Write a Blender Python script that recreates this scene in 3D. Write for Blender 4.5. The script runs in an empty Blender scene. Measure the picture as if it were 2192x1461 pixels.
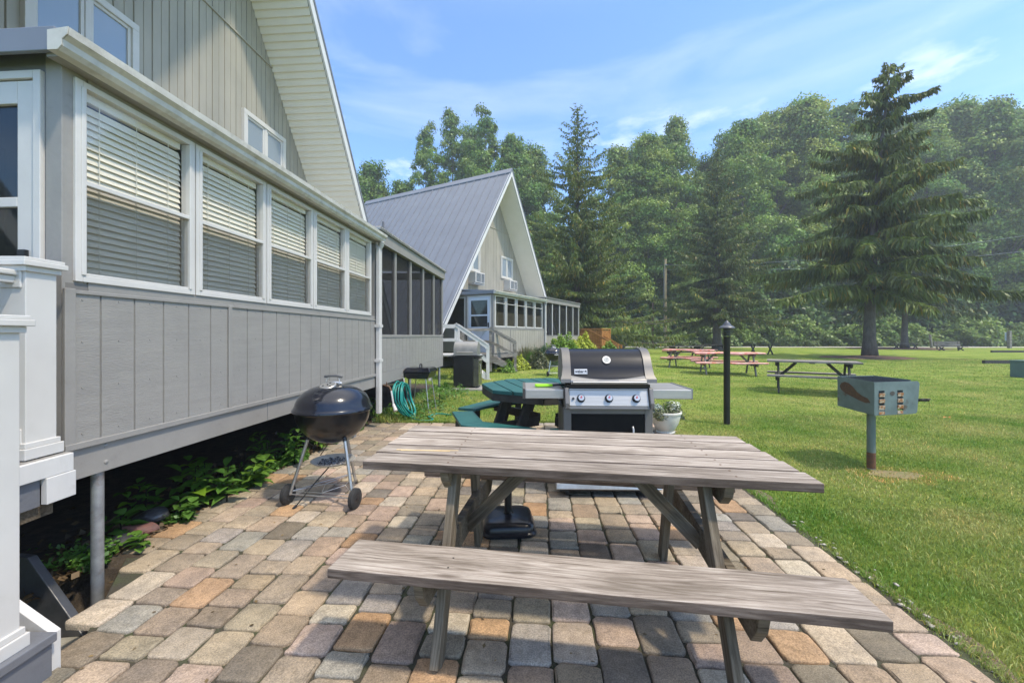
import bpy, bmesh, math, random
import numpy as np
from mathutils import Vector, Matrix
R = math.radians
random.seed(7)
scene = bpy.context.scene
COL = scene.collection

# ------------------------------------------------------------------ camera
cd = bpy.data.cameras.new("camera"); cam = bpy.data.objects.new("camera", cd); COL.objects.link(cam)
cam.location = (0, 0, 1.33); cam.rotation_euler = (R(90), 0, 0)
cd.sensor_width = 36; cd.lens = 14.45; cd.shift_y = -0.0057
cd.clip_start = 0.05; cd.clip_end = 1000
scene.camera = cam
# ------------------------------------------------------------------ light
SUN = Vector((0.40, -0.24, 0.80)).normalized()      # direction towards the sun
elev = math.asin(SUN.z); azim = math.atan2(SUN.x, SUN.y)
w = bpy.data.worlds.new("World"); scene.world = w; w.use_nodes = True
nt = w.node_tree; nt.nodes.clear()
def wn(t, **k):
    n = nt.nodes.new(t)
    for a, b in k.items(): setattr(n, a, b)
    return n
sky = wn('ShaderNodeTexSky', sky_type='NISHITA', sun_disc=False)
sky.sun_elevation = elev; sky.sun_rotation = azim
sky.air_density = 1.0; sky.dust_density = 0.8; sky.ozone_density = 3.0
tc = wn('ShaderNodeTexCoord')
mp = wn('ShaderNodeMapping'); mp.inputs['Scale'].default_value = (1.2, 1.2, 6.5); mp.inputs['Rotation'].default_value = (0.0, R(-9), 0)
no = wn('ShaderNodeTexNoise'); no.inputs['Scale'].default_value = 1.6; no.inputs['Detail'].default_value = 8; no.inputs['Roughness'].default_value = .55; no.inputs['Distortion'].default_value = .5
rp = wn('ShaderNodeValToRGB'); rp.color_ramp.elements[0].position = .50; rp.color_ramp.elements[1].position = .95
rp.color_ramp.elements[1].color = (.26, .26, .26, 1)
# small cumulus low over the trees
mp2 = wn('ShaderNodeMapping'); mp2.inputs['Scale'].default_value = (2.2, 2.2, 6.0); mp2.inputs['Location'].default_value = (2.7, 1.1, 0.6)
no2 = wn('ShaderNodeTexNoise'); no2.inputs['Scale'].default_value = 1.9; no2.inputs['Detail'].default_value = 9; no2.inputs['Roughness'].default_value = .58
rp2 = wn('ShaderNodeValToRGB'); rp2.color_ramp.elements[0].position = .53; rp2.color_ramp.elements[1].position = .72; rp2.color_ramp.elements[1].color = (.62, .62, .62, 1)
sp = wn('ShaderNodeSeparateXYZ')
band = wn('ShaderNodeValToRGB')
e = band.color_ramp.elements; e[0].position = 0.0; e[0].color = (1, 1, 1, 1); e[1].position = .52; e[1].color = (0, 0, 0, 1)
b2 = e.new(.40); b2.color = (.9, .9, .9, 1)
mul = wn('ShaderNodeMath', operation='MULTIPLY')
mx = wn('ShaderNodeMath', operation='MAXIMUM')
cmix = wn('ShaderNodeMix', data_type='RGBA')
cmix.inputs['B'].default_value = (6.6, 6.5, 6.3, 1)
hs = wn('ShaderNodeMix', data_type='RGBA', blend_type='MULTIPLY'); hs.inputs['Factor'].default_value = 1; hs.inputs['B'].default_value = (.72, .90, 1.06, 1)
bg = wn('ShaderNodeBackground'); bg.inputs['Strength'].default_value = 0.15
ow = wn('ShaderNodeOutputWorld')
L = nt.links.new
L(tc.outputs['Generated'], mp.inputs['Vector']); L(mp.outputs['Vector'], no.inputs['Vector']); L(no.outputs['Fac'], rp.inputs['Fac'])
L(tc.outputs['Generated'], mp2.inputs['Vector']); L(mp2.outputs['Vector'], no2.inputs['Vector']); L(no2.outputs['Fac'], rp2.inputs['Fac'])
L(tc.outputs['Generated'], sp.inputs['Vector']); L(sp.outputs['Z'], band.inputs['Fac'])
L(rp2.outputs['Color'], mul.inputs[0]); L(band.outputs['Color'], mul.inputs[1])
zr = wn('ShaderNodeMapRange', interpolation_type='SMOOTHSTEP'); zr.inputs['From Min'].default_value = .60; zr.inputs['From Max'].default_value = .92; zr.inputs['To Max'].default_value = .78  # white cloud added at the unseen zenith to soften and neutralise the fill light
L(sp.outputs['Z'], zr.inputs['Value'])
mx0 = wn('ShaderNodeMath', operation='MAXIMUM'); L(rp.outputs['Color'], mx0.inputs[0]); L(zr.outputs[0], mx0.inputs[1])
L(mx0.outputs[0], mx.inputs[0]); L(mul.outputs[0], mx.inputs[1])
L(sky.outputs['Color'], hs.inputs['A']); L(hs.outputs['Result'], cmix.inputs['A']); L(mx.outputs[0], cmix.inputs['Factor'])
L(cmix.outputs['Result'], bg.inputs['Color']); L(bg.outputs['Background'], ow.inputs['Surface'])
sd = bpy.data.lights.new("sun", 'SUN'); so = bpy.data.objects.new("sun", sd); COL.objects.link(so)
sd.energy = 2.0; sd.angle = R(3.2); sd.color = (1.0, .89, .72)
so.rotation_euler = (-SUN).to_track_quat('-Z', 'Y').to_euler(); so.location = (20, -12, 40)
scene.view_settings.view_transform = 'Standard'; scene.view_settings.look = 'None'
scene.view_settings.gamma = 1; scene.view_settings.exposure = 1.16
scene.render.resolution_x = 1024; scene.render.resolution_y = 682

# ------------------------------------------------------------------ helpers
def W(px, Y): return (px - 1096) / 880.0 * Y
def ground(x, y):
    return .17 * math.exp(-((x - 1.2) ** 2 + (y - 17.5) ** 2) / (2 * 3.0 ** 2))

def tag(o, label=None, cat=None, group=None, kind=None):
    if label: o['label'] = label
    if cat: o['category'] = cat
    if group: o['group'] = group
    if kind: o['kind'] = kind
    return o
def thing(name, label, cat, loc=(0, 0, 0), rz=0, group=None, scale=1):
    o = bpy.data.objects.new(name, None); COL.objects.link(o)
    o.location = loc; o.rotation_euler = (0, 0, rz); o.scale = (scale,) * 3
    o.empty_display_size = .2
    return tag(o, label, cat, group)
def copy_tree(o, parent=None):
    c = o.copy(); COL.objects.link(c); c.parent = parent
    for ch in list(o.children): copy_tree(ch, c)
    return c

class MB:
    def __init__(s): s.v = []; s.f = []; s.m = []; s.cm = 0
    def add(s, vs, fs):
        b = len(s.v); s.v += [tuple(q) for q in vs]
        s.f += [tuple(i + b for i in f) for f in fs]; s.m += [s.cm] * len(fs); return s
    def box(s, c, d, rot=None):
        hx, hy, hz = d[0] / 2, d[1] / 2, d[2] / 2
        vs = [Vector((x * hx, y * hy, z * hz)) for x in (-1, 1) for y in (-1, 1) for z in (-1, 1)]
        if rot is not None: vs = [rot @ q for q in vs]
        vs = [q + Vector(c) for q in vs]
        return s.add(vs, [(0, 1, 3, 2), (4, 6, 7, 5), (0, 4, 5, 1), (2, 3, 7, 6), (0, 2, 6, 4), (1, 5, 7, 3)])
    def span(s, x0, x1, y0, y1, z0, z1):
        return s.box(((x0 + x1) / 2, (y0 + y1) / 2, (z0 + z1) / 2), (abs(x1 - x0), abs(y1 - y0), abs(z1 - z0)))
    def beam(s, p0, p1, w, h, up=(0, 0, 1)):
        p0 = Vector(p0); p1 = Vector(p1); x = (p1 - p0); l = x.length; x.normalize()
        u = Vector(up); y = u.cross(x)
        if y.length < 1e-4: y = Vector((0, 1, 0)).cross(x)
        y.normalize(); z = x.cross(y)
        m = Matrix((x, y, z)).transposed()
        return s.box((p0 + p1) / 2, (l, w, h), m)
    def tube(s, pts, r, seg=8, cap=True, closed=False):
        pts = [Vector(p) for p in pts]; n = len(pts)
        rr = r if isinstance(r, (list, tuple)) else [r] * n
        vs = []; prev = None
        for i, p in enumerate(pts):
            if closed: t = pts[(i + 1) % n] - pts[i - 1]
            else: t = (pts[min(i + 1, n - 1)] - pts[max(i - 1, 0)])
            t.normalize()
            if prev is None:
                a = Vector((0, 0, 1)) if abs(t.z) < .9 else Vector((1, 0, 0))
                u = a.cross(t).normalized()
            else:
                u = (prev - t * prev.dot(t)).normalized()
            prev = u; v = t.cross(u)
            for k in range(seg):
                a = 2 * math.pi * k / seg
                vs.append(p + (u * math.cos(a) + v * math.sin(a)) * rr[i])
        fs = []
        for i in range(n if closed else n - 1):
            j = (i + 1) % n
            for k in range(seg):
                k2 = (k + 1) % seg
                fs.append((i * seg + k, i * seg + k2, j * seg + k2, j * seg + k))
        if cap and not closed:
            fs.append(tuple(range(seg))[::-1]); fs.append(tuple((n - 1) * seg + k for k in range(seg)))
        return s.add(vs, fs)
    def lathe(s, prof, c=(0, 0, 0), seg=32, capb=False, capt=False):
        vs = []
        for r, z in prof:
            for k in range(seg):
                a = 2 * math.pi * k / seg
                vs.append((c[0] + r * math.cos(a), c[1] + r * math.sin(a), c[2] + z))
        fs = []
        for i in range(len(prof) - 1):
            for k in range(seg):
                k2 = (k + 1) % seg
                fs.append((i * seg + k, i * seg + k2, (i + 1) * seg + k2, (i + 1) * seg + k))
        if capb: fs.append(tuple(range(seg))[::-1])
        if capt: fs.append(tuple((len(prof) - 1) * seg + k for k in range(seg)))
        return s.add(vs, fs)
    def prism(s, poly, axis, a0, a1):
        """poly in the two other axes (order xyz without axis), extruded from a0 to a1"""
        n = len(poly); vs = []
        for a in (a0, a1):
            for p, q in poly:
                vs.append({'x': (a, p, q), 'y': (p, a, q), 'z': (p, q, a)}[axis])
        fs = [tuple(range(n)), tuple(range(2 * n - 1, n - 1, -1))]
        for k in range(n):
            k2 = (k + 1) % n; fs.append((k2, k, n + k, n + k2))
        return s.add(vs, fs)
    def build(s, name, mat, parent=None, smooth=False, bevel=0, loc=None, rot=None, seg=2, fix=True):
        me = bpy.data.meshes.new(name); me.from_pydata(s.v, [], s.f); me.update()
        mats = mat if isinstance(mat, (list, tuple)) else [mat]
        for q in mats: me.materials.append(q)
        if len(mats) > 1: me.polygons.foreach_set('material_index', s.m)
        if fix:
            bm = bmesh.new(); bm.from_mesh(me); bmesh.ops.recalc_face_normals(bm, faces=bm.faces); bm.to_mesh(me); bm.free()
        if smooth:
            me.polygons.foreach_set('use_smooth', [True] * len(me.polygons))
        o = bpy.data.objects.new(name, me); COL.objects.link(o)
        if parent is not None: o.parent = parent
        if loc is not None: o.location = loc
        if rot is not None: o.rotation_euler = rot
        if bevel:
            b = o.modifiers.new('bevel', 'BEVEL'); b.width = bevel; b.segments = seg; b.limit_method = 'ANGLE'; b.angle_limit = R(40)
            b.harden_normals = False
        if smooth and smooth != 'all':
            sm = smooth if isinstance(smooth, float) else 40.
            try: me.set_sharp_from_angle(angle=R(sm))
            except Exception: pass
        return o
def cyl(mb, p0, p1, r, seg=12): return mb.tube([p0, p1], r, seg)
def disc_box(mb, c, r, t, axis='x', seg=20):
    c = Vector(c); a = {'x': Vector((t / 2, 0, 0)), 'y': Vector((0, t / 2, 0)), 'z': Vector((0, 0, t / 2))}[axis]
    return mb.tube([c - a, c + a], r, seg)
def plank(name, p0, p1, w, t, mat, parent, up=(0, 0, 1), bevel=.003, edge=None):
    """one board as its own object, local x along the grain"""
    p0 = Vector(p0); p1 = Vector(p1); x = p1 - p0; l = x.length; x.normalize()
    y = Vector(up).cross(x)
    if y.length < 1e-4: y = Vector((0, 1, 0)).cross(x)
    y.normalize(); z = x.cross(y)
    mb = MB().box((0, 0, 0), (l, w, t))
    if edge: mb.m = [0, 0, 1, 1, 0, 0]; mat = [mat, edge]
    o = mb.build(name, mat, parent, bevel=bevel)
    o.matrix_local = Matrix.Translation((p0 + p1) / 2) @ Matrix((x, y, z)).transposed().to_4x4()
    return o

# ------------------------------------------------------------------ materials
def nodes(m): m.use_nodes = True; t = m.node_tree; return t, t.nodes['Principled BSDF'], t.links.new
def col(c): return (c[0], c[1], c[2], 1)
def pm(name, c1, c2=None, scale=4., rough=.6, bump=0., bscale=None, stretch=(1, 1, 1), metal=0., detail=5, lo=.35, hi=.65, rand=0., spec=.5, dirt=None, coat=0):
    m = bpy.data.materials.new(name); t, b, l = nodes(m)
    b.inputs['Roughness'].default_value = rough; b.inputs['Metallic'].default_value = metal
    b.inputs['Specular IOR Level'].default_value = spec; b.inputs['Base Color'].default_value = col(c1)
    if coat: b.inputs['Coat Weight'].default_value = coat; b.inputs['Coat Roughness'].default_value = .06
    tcn = t.nodes.new('ShaderNodeTexCoord'); mpn = t.nodes.new('ShaderNodeMapping'); mpn.inputs['Scale'].default_value = stretch
    l(tcn.outputs['Object'], mpn.inputs['Vector'])
    if rand:
        oi = t.nodes.new('ShaderNodeObjectInfo'); vm = t.nodes.new('ShaderNodeVectorMath'); vm.operation = 'SCALE'
        vm.inputs[0].default_value = (37, 91, 53); l(oi.outputs['Random'], vm.inputs['Scale']); l(vm.outputs[0], mpn.inputs['Location'])
    cur = None
    if c2 is not None:
        n = t.nodes.new('ShaderNodeTexNoise'); n.inputs['Scale'].default_value = scale; n.inputs['Detail'].default_value = detail
        n.inputs['Roughness'].default_value = .6
        r = t.nodes.new('ShaderNodeValToRGB'); r.color_ramp.elements[0].position = lo; r.color_ramp.elements[1].position = hi
        r.color_ramp.elements[0].color = col(c1); r.color_ramp.elements[1].color = col(c2)
        l(mpn.outputs[0], n.inputs['Vector']); l(n.outputs['Fac'], r.inputs['Fac']); cur = r.outputs['Color']
    if dirt is not None:
        dc, dscale, dlo, dhi, damt = dirt
        n = t.nodes.new('ShaderNodeTexNoise'); n.inputs['Scale'].default_value = dscale; n.inputs['Detail'].default_value = 7; n.inputs['Roughness'].default_value = .65
        r = t.nodes.new('ShaderNodeValToRGB'); r.color_ramp.elements[0].position = dlo; r.color_ramp.elements[1].position = dhi
        r.color_ramp.elements[0].color = (0, 0, 0, 1); r.color_ramp.elements[1].color = (damt, damt, damt, 1)
        l(tcn.outputs['Object'], n.inputs['Vector']); l(n.outputs['Fac'], r.inputs['Fac'])
        x = t.nodes.new('ShaderNodeMix'); x.data_type = 'RGBA'; x.inputs['A'].default_value = col(c1); x.inputs['B'].default_value = col(dc)
        if cur: l(cur, x.inputs['A'])
        l(r.outputs['Color'], x.inputs['Factor']); cur = x.outputs['Result']
    if cur: l(cur, b.inputs['Base Color'])
    if bump:
        n = t.nodes.new('ShaderNodeTexNoise'); n.inputs['Scale'].default_value = bscale or scale * 3; n.inputs['Detail'].default_value = 6
        bp = t.nodes.new('ShaderNodeBump'); bp.inputs['Strength'].default_value = bump; bp.inputs['Distance'].default_value = .01
        l(mpn.outputs[0], n.inputs['Vector']); l(n.outputs['Fac'], bp.inputs['Height']); l(bp.outputs[0], b.inputs['Normal'])
    return m
def wood(name, ca, cb, cc, rough=.75, paint=None, gs=1.0):
    """weathered board: long streaks along local x, cracks, bleached patches"""
    m = bpy.data.materials.new(name); t, b, l = nodes(m); N = t.nodes.new
    b.inputs['Roughness'].default_value = rough; b.inputs['Specular IOR Level'].default_value = .25
    tcn = N('ShaderNodeTexCoord'); oi = N('ShaderNodeObjectInfo'); vm = N('ShaderNodeVectorMath'); vm.operation = 'SCALE'; vm.inputs[0].default_value = (17, 31, 23)
    l(oi.outputs['Random'], vm.inputs['Scale'])
    ad = N('ShaderNodeVectorMath'); ad.operation = 'ADD'; l(tcn.outputs['Object'], ad.inputs[0]); l(vm.outputs[0], ad.inputs[1])
    # slow wander so the grain is not straight
    wz = N('ShaderNodeTexNoise'); wz.inputs['Scale'].default_value = 2.2; wz.inputs['Detail'].default_value = 2
    l(ad.outputs[0], wz.inputs['Vector'])
    wv = N('ShaderNodeVectorMath'); wv.operation = 'SCALE'; wv.inputs['Scale'].default_value = .035; l(wz.outputs['Color'], wv.inputs[0])
    ad2 = N('ShaderNodeVectorMath'); ad2.operation = 'ADD'; l(ad.outputs[0], ad2.inputs[0]); l(wv.outputs[0], ad2.inputs[1])
    mpn = N('ShaderNodeMapping'); mpn.inputs['Scale'].default_value = (2.6 * gs, 44 * gs, 44 * gs); l(ad2.outputs[0], mpn.inputs['Vector'])
    n1 = N('ShaderNodeTexNoise'); n1.inputs['Scale'].default_value = 1.3; n1.inputs['Detail'].default_value = 12; n1.inputs['Roughness'].default_value = .80; l(mpn.outputs[0], n1.inputs['Vector'])
    r1 = N('ShaderNodeValToRGB'); e = r1.color_ramp.elements; e[0].position = .30; e[0].color = col(ca); e[1].position = .68; e[1].color = col(cc); k = e.new(.47); k.color = col(cb)
    l(n1.outputs['Fac'], r1.inputs['Fac'])
    mp2 = N('ShaderNodeMapping'); mp2.inputs['Scale'].default_value = (1.0, 5, 5); l(ad.outputs[0], mp2.inputs['Vector'])
    n2 = N('ShaderNodeTexNoise'); n2.inputs['Scale'].default_value = 1.5; n2.inputs['Detail'].default_value = 6; l(mp2.outputs[0], n2.inputs['Vector'])
    r2 = N('ShaderNodeValToRGB'); e = r2.color_ramp.elements; e[0].position = .35; e[0].color = (.62, .60, .58, 1); e[1].position = .62; e[1].color = (1.12, 1.12, 1.14, 1); l(n2.outputs['Fac'], r2.inputs['Fac'])
    x = N('ShaderNodeMix'); x.data_type = 'RGBA'; x.blend_type = 'MULTIPLY'; x.inputs['Factor'].default_value = 1; l(r1.outputs['Color'], x.inputs['A']); l(r2.outputs['Color'], x.inputs['B'])
    # dark cracks
    mp3 = N('ShaderNodeMapping'); mp3.inputs['Scale'].default_value = (1.8, 60, 60); l(ad2.outputs[0], mp3.inputs['Vector'])
    n3 = N('ShaderNodeTexNoise'); n3.inputs['Scale'].default_value = 1.1; n3.inputs['Detail'].default_value = 4; l(mp3.outputs[0], n3.inputs['Vector'])
    r3 = N('ShaderNodeValToRGB'); e = r3.color_ramp.elements; e[0].position = .30; e[0].color = (.45, .42, .38, 1); e[1].position = .37; e[1].color = (1, 1, 1, 1); l(n3.outputs['Fac'], r3.inputs['Fac'])
    x2 = N('ShaderNodeMix'); x2.data_type = 'RGBA'; x2.blend_type = 'MULTIPLY'; x2.inputs['Factor'].default_value = .9; l(x.outputs['Result'], x2.inputs['A']); l(r3.outputs['Color'], x2.inputs['B'])
    mp4 = N('ShaderNodeMapping'); mp4.inputs['Scale'].default_value = (.55, 7, 7); l(ad2.outputs[0], mp4.inputs['Vector'])
    n4 = N('ShaderNodeTexNoise'); n4.inputs['Scale'].default_value = 1.3; n4.inputs['Detail'].default_value = 2; l(mp4.outputs[0], n4.inputs['Vector'])
    sn = N('ShaderNodeMath'); sn.operation = 'MULTIPLY'; sn.inputs[1].default_value = 95; l(n4.outputs['Fac'], sn.inputs[0]); sn2 = N('ShaderNodeMath'); sn2.operation = 'SINE'; l(sn.outputs[0], sn2.inputs[0])
    r4 = N('ShaderNodeValToRGB'); e = r4.color_ramp.elements; e[0].position = .0; e[0].color = (.70, .68, .66, 1); e[1].position = .75; e[1].color = (1.08, 1.08, 1.08, 1); ms4 = N('ShaderNodeMapRange'); ms4.inputs['From Min'].default_value = -1; l(sn2.outputs[0], ms4.inputs['Value']); l(ms4.outputs[0], r4.inputs['Fac'])
    x4 = N('ShaderNodeMix'); x4.data_type = 'RGBA'; x4.blend_type = 'MULTIPLY'; x4.inputs['Factor'].default_value = .75; l(x2.outputs['Result'], x4.inputs['A']); l(r4.outputs['Color'], x4.inputs['B']); x2 = x4
    mp5 = N('ShaderNodeMapping'); mp5.inputs['Scale'].default_value = (1.5, 6, 6); l(ad2.outputs[0], mp5.inputs['Vector'])
    vo = N('ShaderNodeTexVoronoi'); vo.inputs['Scale'].default_value = 1.0; l(mp5.outputs[0], vo.inputs['Vector'])
    r5 = N('ShaderNodeValToRGB'); e = r5.color_ramp.elements; e[0].position = .045; e[0].color = (.34, .30, .27, 1); e[1].position = .10; e[1].color = (1, 1, 1, 1); l(vo.outputs['Distance'], r5.inputs['Fac'])
    x5 = N('ShaderNodeMix'); x5.data_type = 'RGBA'; x5.blend_type = 'MULTIPLY'; x5.inputs['Factor'].default_value = .8; l(x2.outputs['Result'], x5.inputs['A']); l(r5.outputs['Color'], x5.inputs['B']); x2 = x5
    hb = N('ShaderNodeMix'); hb.data_type = 'RGBA'; hb.blend_type = 'MULTIPLY'; hb.inputs['Factor'].default_value = 1
    rr = N('ShaderNodeMapRange'); rr.inputs['To Min'].default_value = .78; rr.inputs['To Max'].default_value = 1.14; l(oi.outputs['Random'], rr.inputs['Value'])
    cx = N('ShaderNodeCombineColor'); [l(rr.outputs[0], cx.inputs[i]) for i in range(3)]
    l(x2.outputs['Result'], hb.inputs['A']); l(cx.outputs[0], hb.inputs['B']); l(hb.outputs['Result'], b.inputs['Base Color'])
    bp = N('ShaderNodeBump'); bp.inputs['Strength'].default_value = .7; bp.inputs['Distance'].default_value = .003
    mm = N('ShaderNodeMath'); mm.operation = 'MULTIPLY'; l(n1.outputs['Fac'], mm.inputs[0]); l(r3.outputs['Color'], mm.inputs[1])
    l(mm.outputs[0], bp.inputs['Height']); l(bp.outputs[0], b.inputs['Normal'])
    return m
def leaf(name, c1, c2, attr=True, scale=.5, trans=.35, c3=None):
    m = bpy.data.materials.new(name); m.use_nodes = True; t = m.node_tree; t.nodes.clear(); N = t.nodes.new; l = t.links.new
    tcn = N('ShaderNodeTexCoord'); n = N('ShaderNodeTexNoise'); n.inputs['Scale'].default_value = scale; n.inputs['Detail'].default_value = 4
    l(tcn.outputs['Object'], n.inputs['Vector'])
    r = N('ShaderNodeValToRGB'); e = r.color_ramp.elements; e[0].position = .35; e[0].color = col(c1); e[1].position = .65; e[1].color = col(c2)
    l(n.outputs['Fac'], r.inputs['Fac']); cur = r.outputs['Color']
    if attr:
        at = N('ShaderNodeAttribute'); at.attribute_name = 'tone'
        x = N('ShaderNodeMix'); x.data_type = 'RGBA'; x.blend_type = 'MULTIPLY'; x.inputs['Factor'].default_value = 1
        l(cur, x.inputs['A']); l(at.outputs['Color'], x.inputs['B']); cur = x.outputs['Result']
    oi = N('ShaderNodeObjectInfo'); hr = N('ShaderNodeValToRGB'); e = hr.color_ramp.elements; e[0].position = 0; e[0].color = (.80, .86, .85, 1); e[1].position = 1; e[1].color = (1.15, 1.10, .95, 1); q = e.new(.5); q.color = (.96, 1.02, 1.05, 1); l(oi.outputs['Random'], hr.inputs['Fac'])
    xh = N('ShaderNodeMix'); xh.data_type = 'RGBA'; xh.blend_type = 'MULTIPLY'; xh.inputs['Factor'].default_value = 1; l(cur, xh.inputs['A']); l(hr.outputs['Color'], xh.inputs['B']); cur = xh.outputs['Result']
    d = N('ShaderNodeBsdfDiffuse'); tr = N('ShaderNodeBsdfTranslucent'); ms = N('ShaderNodeMixShader'); ms.inputs[0].default_value = trans
    gl = N('ShaderNodeBsdfGlossy'); gl.inputs['Roughness'].default_value = .45; gl.inputs['Color'].default_value = (.8, .85, .8, 1); ms2 = N('ShaderNodeMixShader'); ms2.inputs[0].default_value = .035
    o = N('ShaderNodeOutputMaterial'); l(cur, d.inputs['Color']); l(cur, tr.inputs['Color']); l(d.outputs[0], ms.inputs[1]); l(tr.outputs[0], ms.inputs[2])
    l(ms.outputs[0], ms2.inputs[1]); l(gl.outputs[0], ms2.inputs[2]); l(ms2.outputs[0], o.inputs['Surface'])
    return m
def see_through(name, c, alpha, rough=.05, gloss=0.12):
    """window glass (gloss) or woven screen (no gloss)"""
    m = bpy.data.materials.new(name); m.use_nodes = True; t = m.node_tree; t.nodes.clear(); N = t.nodes.new; l = t.links.new
    tr = N('ShaderNodeBsdfTransparent'); d = N('ShaderNodeBsdfDiffuse'); d.inputs['Color'].default_value = col(c)
    ms = N('ShaderNodeMixShader'); ms.inputs[0].default_value = alpha; l(tr.outputs[0], ms.inputs[1]); l(d.outputs[0], ms.inputs[2])
    o = N('ShaderNodeOutputMaterial')
    if gloss:
        g = N('ShaderNodeBsdfGlossy'); g.inputs['Roughness'].default_value = rough; lw = N('ShaderNodeLayerWeight'); lw.inputs['Blend'].default_value = .5; p4 = N('ShaderNodeMath'); p4.operation = 'POWER'; p4.inputs[1].default_value = 4; l(lw.outputs['Facing'], p4.inputs[0]); fr = N('ShaderNodeMath'); fr.operation = 'MULTIPLY'; fr.inputs[1].default_value = .55; l(p4.outputs[0], fr.inputs[0])
        ad = N('ShaderNodeMath'); ad.operation = 'ADD'; ad.inputs[1].default_value = gloss; ad.use_clamp = True; l(fr.outputs[0], ad.inputs[0])
        m2 = N('ShaderNodeMixShader'); l(ad.outputs[0], m2.inputs[0]); l(ms.outputs[0], m2.inputs[1]); l(g.outputs[0], m2.inputs[2]); l(m2.outputs[0], o.inputs['Surface'])
    else: l(ms.outputs[0], o.inputs['Surface'])
    return m
M = {}
M['white'] = pm('white_vinyl', (.58, .56, .525), (.53, .51, .48), 3, .38, dirt=((.45, .43, .38), 9, .56, .8, .35))
M['whitewood'] = pm('white_painted_wood', (.60, .585, .56), (.53, .52, .50), 6, .5, bump=.25, bscale=40, stretch=(1, 1, .25), dirt=((.35, .33, .3), 14, .58, .75, .4))
M['grey_sid'] = pm('grey_painted_siding', (.28, .265, .24), (.255, .241, .22), 2.5, .6, bump=.32, bscale=34, stretch=(1, 1, 11), dirt=((.15, .145, .14), 3, .5, .8, .35))
M['grey_trim'] = pm('grey_painted_trim', (.272, .258, .236), (.245, .232, .214), 4, .55, bump=.15, bscale=30, dirt=((.13, .12, .11), 8, .6, .8, .4))
M['dark_trim'] = pm('slate_painted_board', (.12, .125, .14), (.15, .155, .17), 5, .55, bump=.2, bscale=40)
M['gable'] = pm('beige_grey_vertical_siding', (.37, .34, .28), (.31, .29, .24), 3, .55, bump=.1, bscale=12, stretch=(1, 1, .3), dirt=((.22, .21, .18), 2.2, .5, .8, .35))
M['soffit'] = pm('cream_soffit', (.84, .80, .70), (.80, .76, .66), 3, .5)
M['fascia'] = pm('white_fascia', (.66, .65, .63), (.62, .61, .59), 3, .4)
M['roof'] = pm('slate_metal_roofing', (.17, .182, .21), (.19, .205, .235), 1.2, .42, metal=.1, dirt=((.14, .15, .175), 2, .45, .8, .4))
M['gutter'] = pm('aluminium_gutter', (.60, .58, .53), (.50, .48, .43), 5, .45, dirt=((.25, .22, .18), 11, .50, .75, .55))
M['glass'] = see_through('window_glass', (.02, .025, .03), .03, gloss=.05)
M['glass_dark'] = see_through('dark_window_glass', (.015, .02, .02), .62, gloss=.06)
M['glass_blue'] = see_through('reflective_window_glass', (.30, .36, .42), .75, gloss=.16)
M['screen'] = see_through('insect_screen', (.15, .13, .085), .17, gloss=0)
M['screen_dark'] = see_through('porch_screen', (.04, .04, .04), .40, gloss=0)
M['blind'] = pm('cream_blind_slats', (.86, .80, .66), (.82, .76, .62), 5, .5)
M['inside'] = pm('porch_inner_boards', (.20, .19, .17), (.16, .15, .14), 4, .8)  # plain warm grey for the porch floor, lining and partition
M['door'] = pm('pale_blue_door_paint', (.55, .60, .68), (.50, .55, .63), 2, .4)
M['black_plastic'] = pm('black_plastic', (.012, .012, .014), (.018, .018, .02), 8, .45)
M['black_metal'] = pm('black_coated_metal', (.012, .012, .013), (.02, .02, .02), 6, .35, bump=.05, bscale=60)
M['enamel'] = pm('black_enamel', (.008, .009, .014), (.010, .011, .018), 4, .17, coat=.35, spec=.45, dirt=((.05, .05, .06), 14, .55, .85, .5))
M['soot'] = pm('matt_black_bowl', (.010, .010, .011), (.035, .033, .03), 9, .28, lo=.5, hi=.85, coat=.3)
M['steel'] = pm('brushed_stainless', (.50, .475, .44), (.40, .38, .35), 3, .46, metal=.7, bump=.06, bscale=4, stretch=(1, 60, 60))
M['alu'] = pm('dull_aluminium', (.55, .54, .52), (.42, .41, .39), 12, .38, metal=.8)
M['pewter'] = pm('pewter_grey_casting', (.17, .16, .15), (.15, .14, .13), 6, .45, metal=.3)
M['galv'] = pm('galvanised_steel', (.36, .37, .38), (.24, .25, .26), 14, .5, metal=.5, bump=.1, bscale=60, dirt=((.16, .08, .04), 8, .56, .72, .7))
M['conc'] = pm('concrete', (.33, .31, .28), (.25, .24, .22), 9, .9, bump=.5, bscale=50)
M['wood'] = wood('weathered_grey_boards', (.15, .118, .092), (.32, .272, .225), (.52, .465, .40))
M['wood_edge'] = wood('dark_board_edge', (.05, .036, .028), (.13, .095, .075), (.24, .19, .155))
M['wood_old'] = wood('damp_weathered_timber', (.07, .055, .035), (.155, .125, .085), (.26, .22, .165))
M['wood_far'] = wood('silvered_timber', (.13, .12, .10), (.24, .22, .19), (.36, .34, .31), gs=.5)
M['wood_dark'] = wood('dark_damp_boards', (.03, .03, .025), (.07, .068, .06), (.12, .115, .10), gs=.5)
M['cedar'] = wood('orange_stained_cedar', (.30, .12, .03), (.50, .22, .06), (.60, .28, .09), gs=.5)
M['teal'] = pm('teal_recycled_plastic', (.012, .085, .085), (.018, .11, .105), 5, .5, bump=.1, bscale=30, stretch=(1, 1, 1), dirt=((.10, .15, .13), 20, .56, .8, .35))
M['char'] = pm('charcoal_timber', (.025, .024, .022), (.05, .045, .04), 12, .7, bump=.3, bscale=50)
M['hose'] = pm('teal_hose_rubber', (.01, .20, .17), (.015, .25, .21), 8, .35)
M['pot'] = pm('ivory_glazed_pot', (.68, .65, .57), (.60, .57, .49), 5, .45, dirt=((.35, .3, .24), 12, .56, .8, .4))
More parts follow.
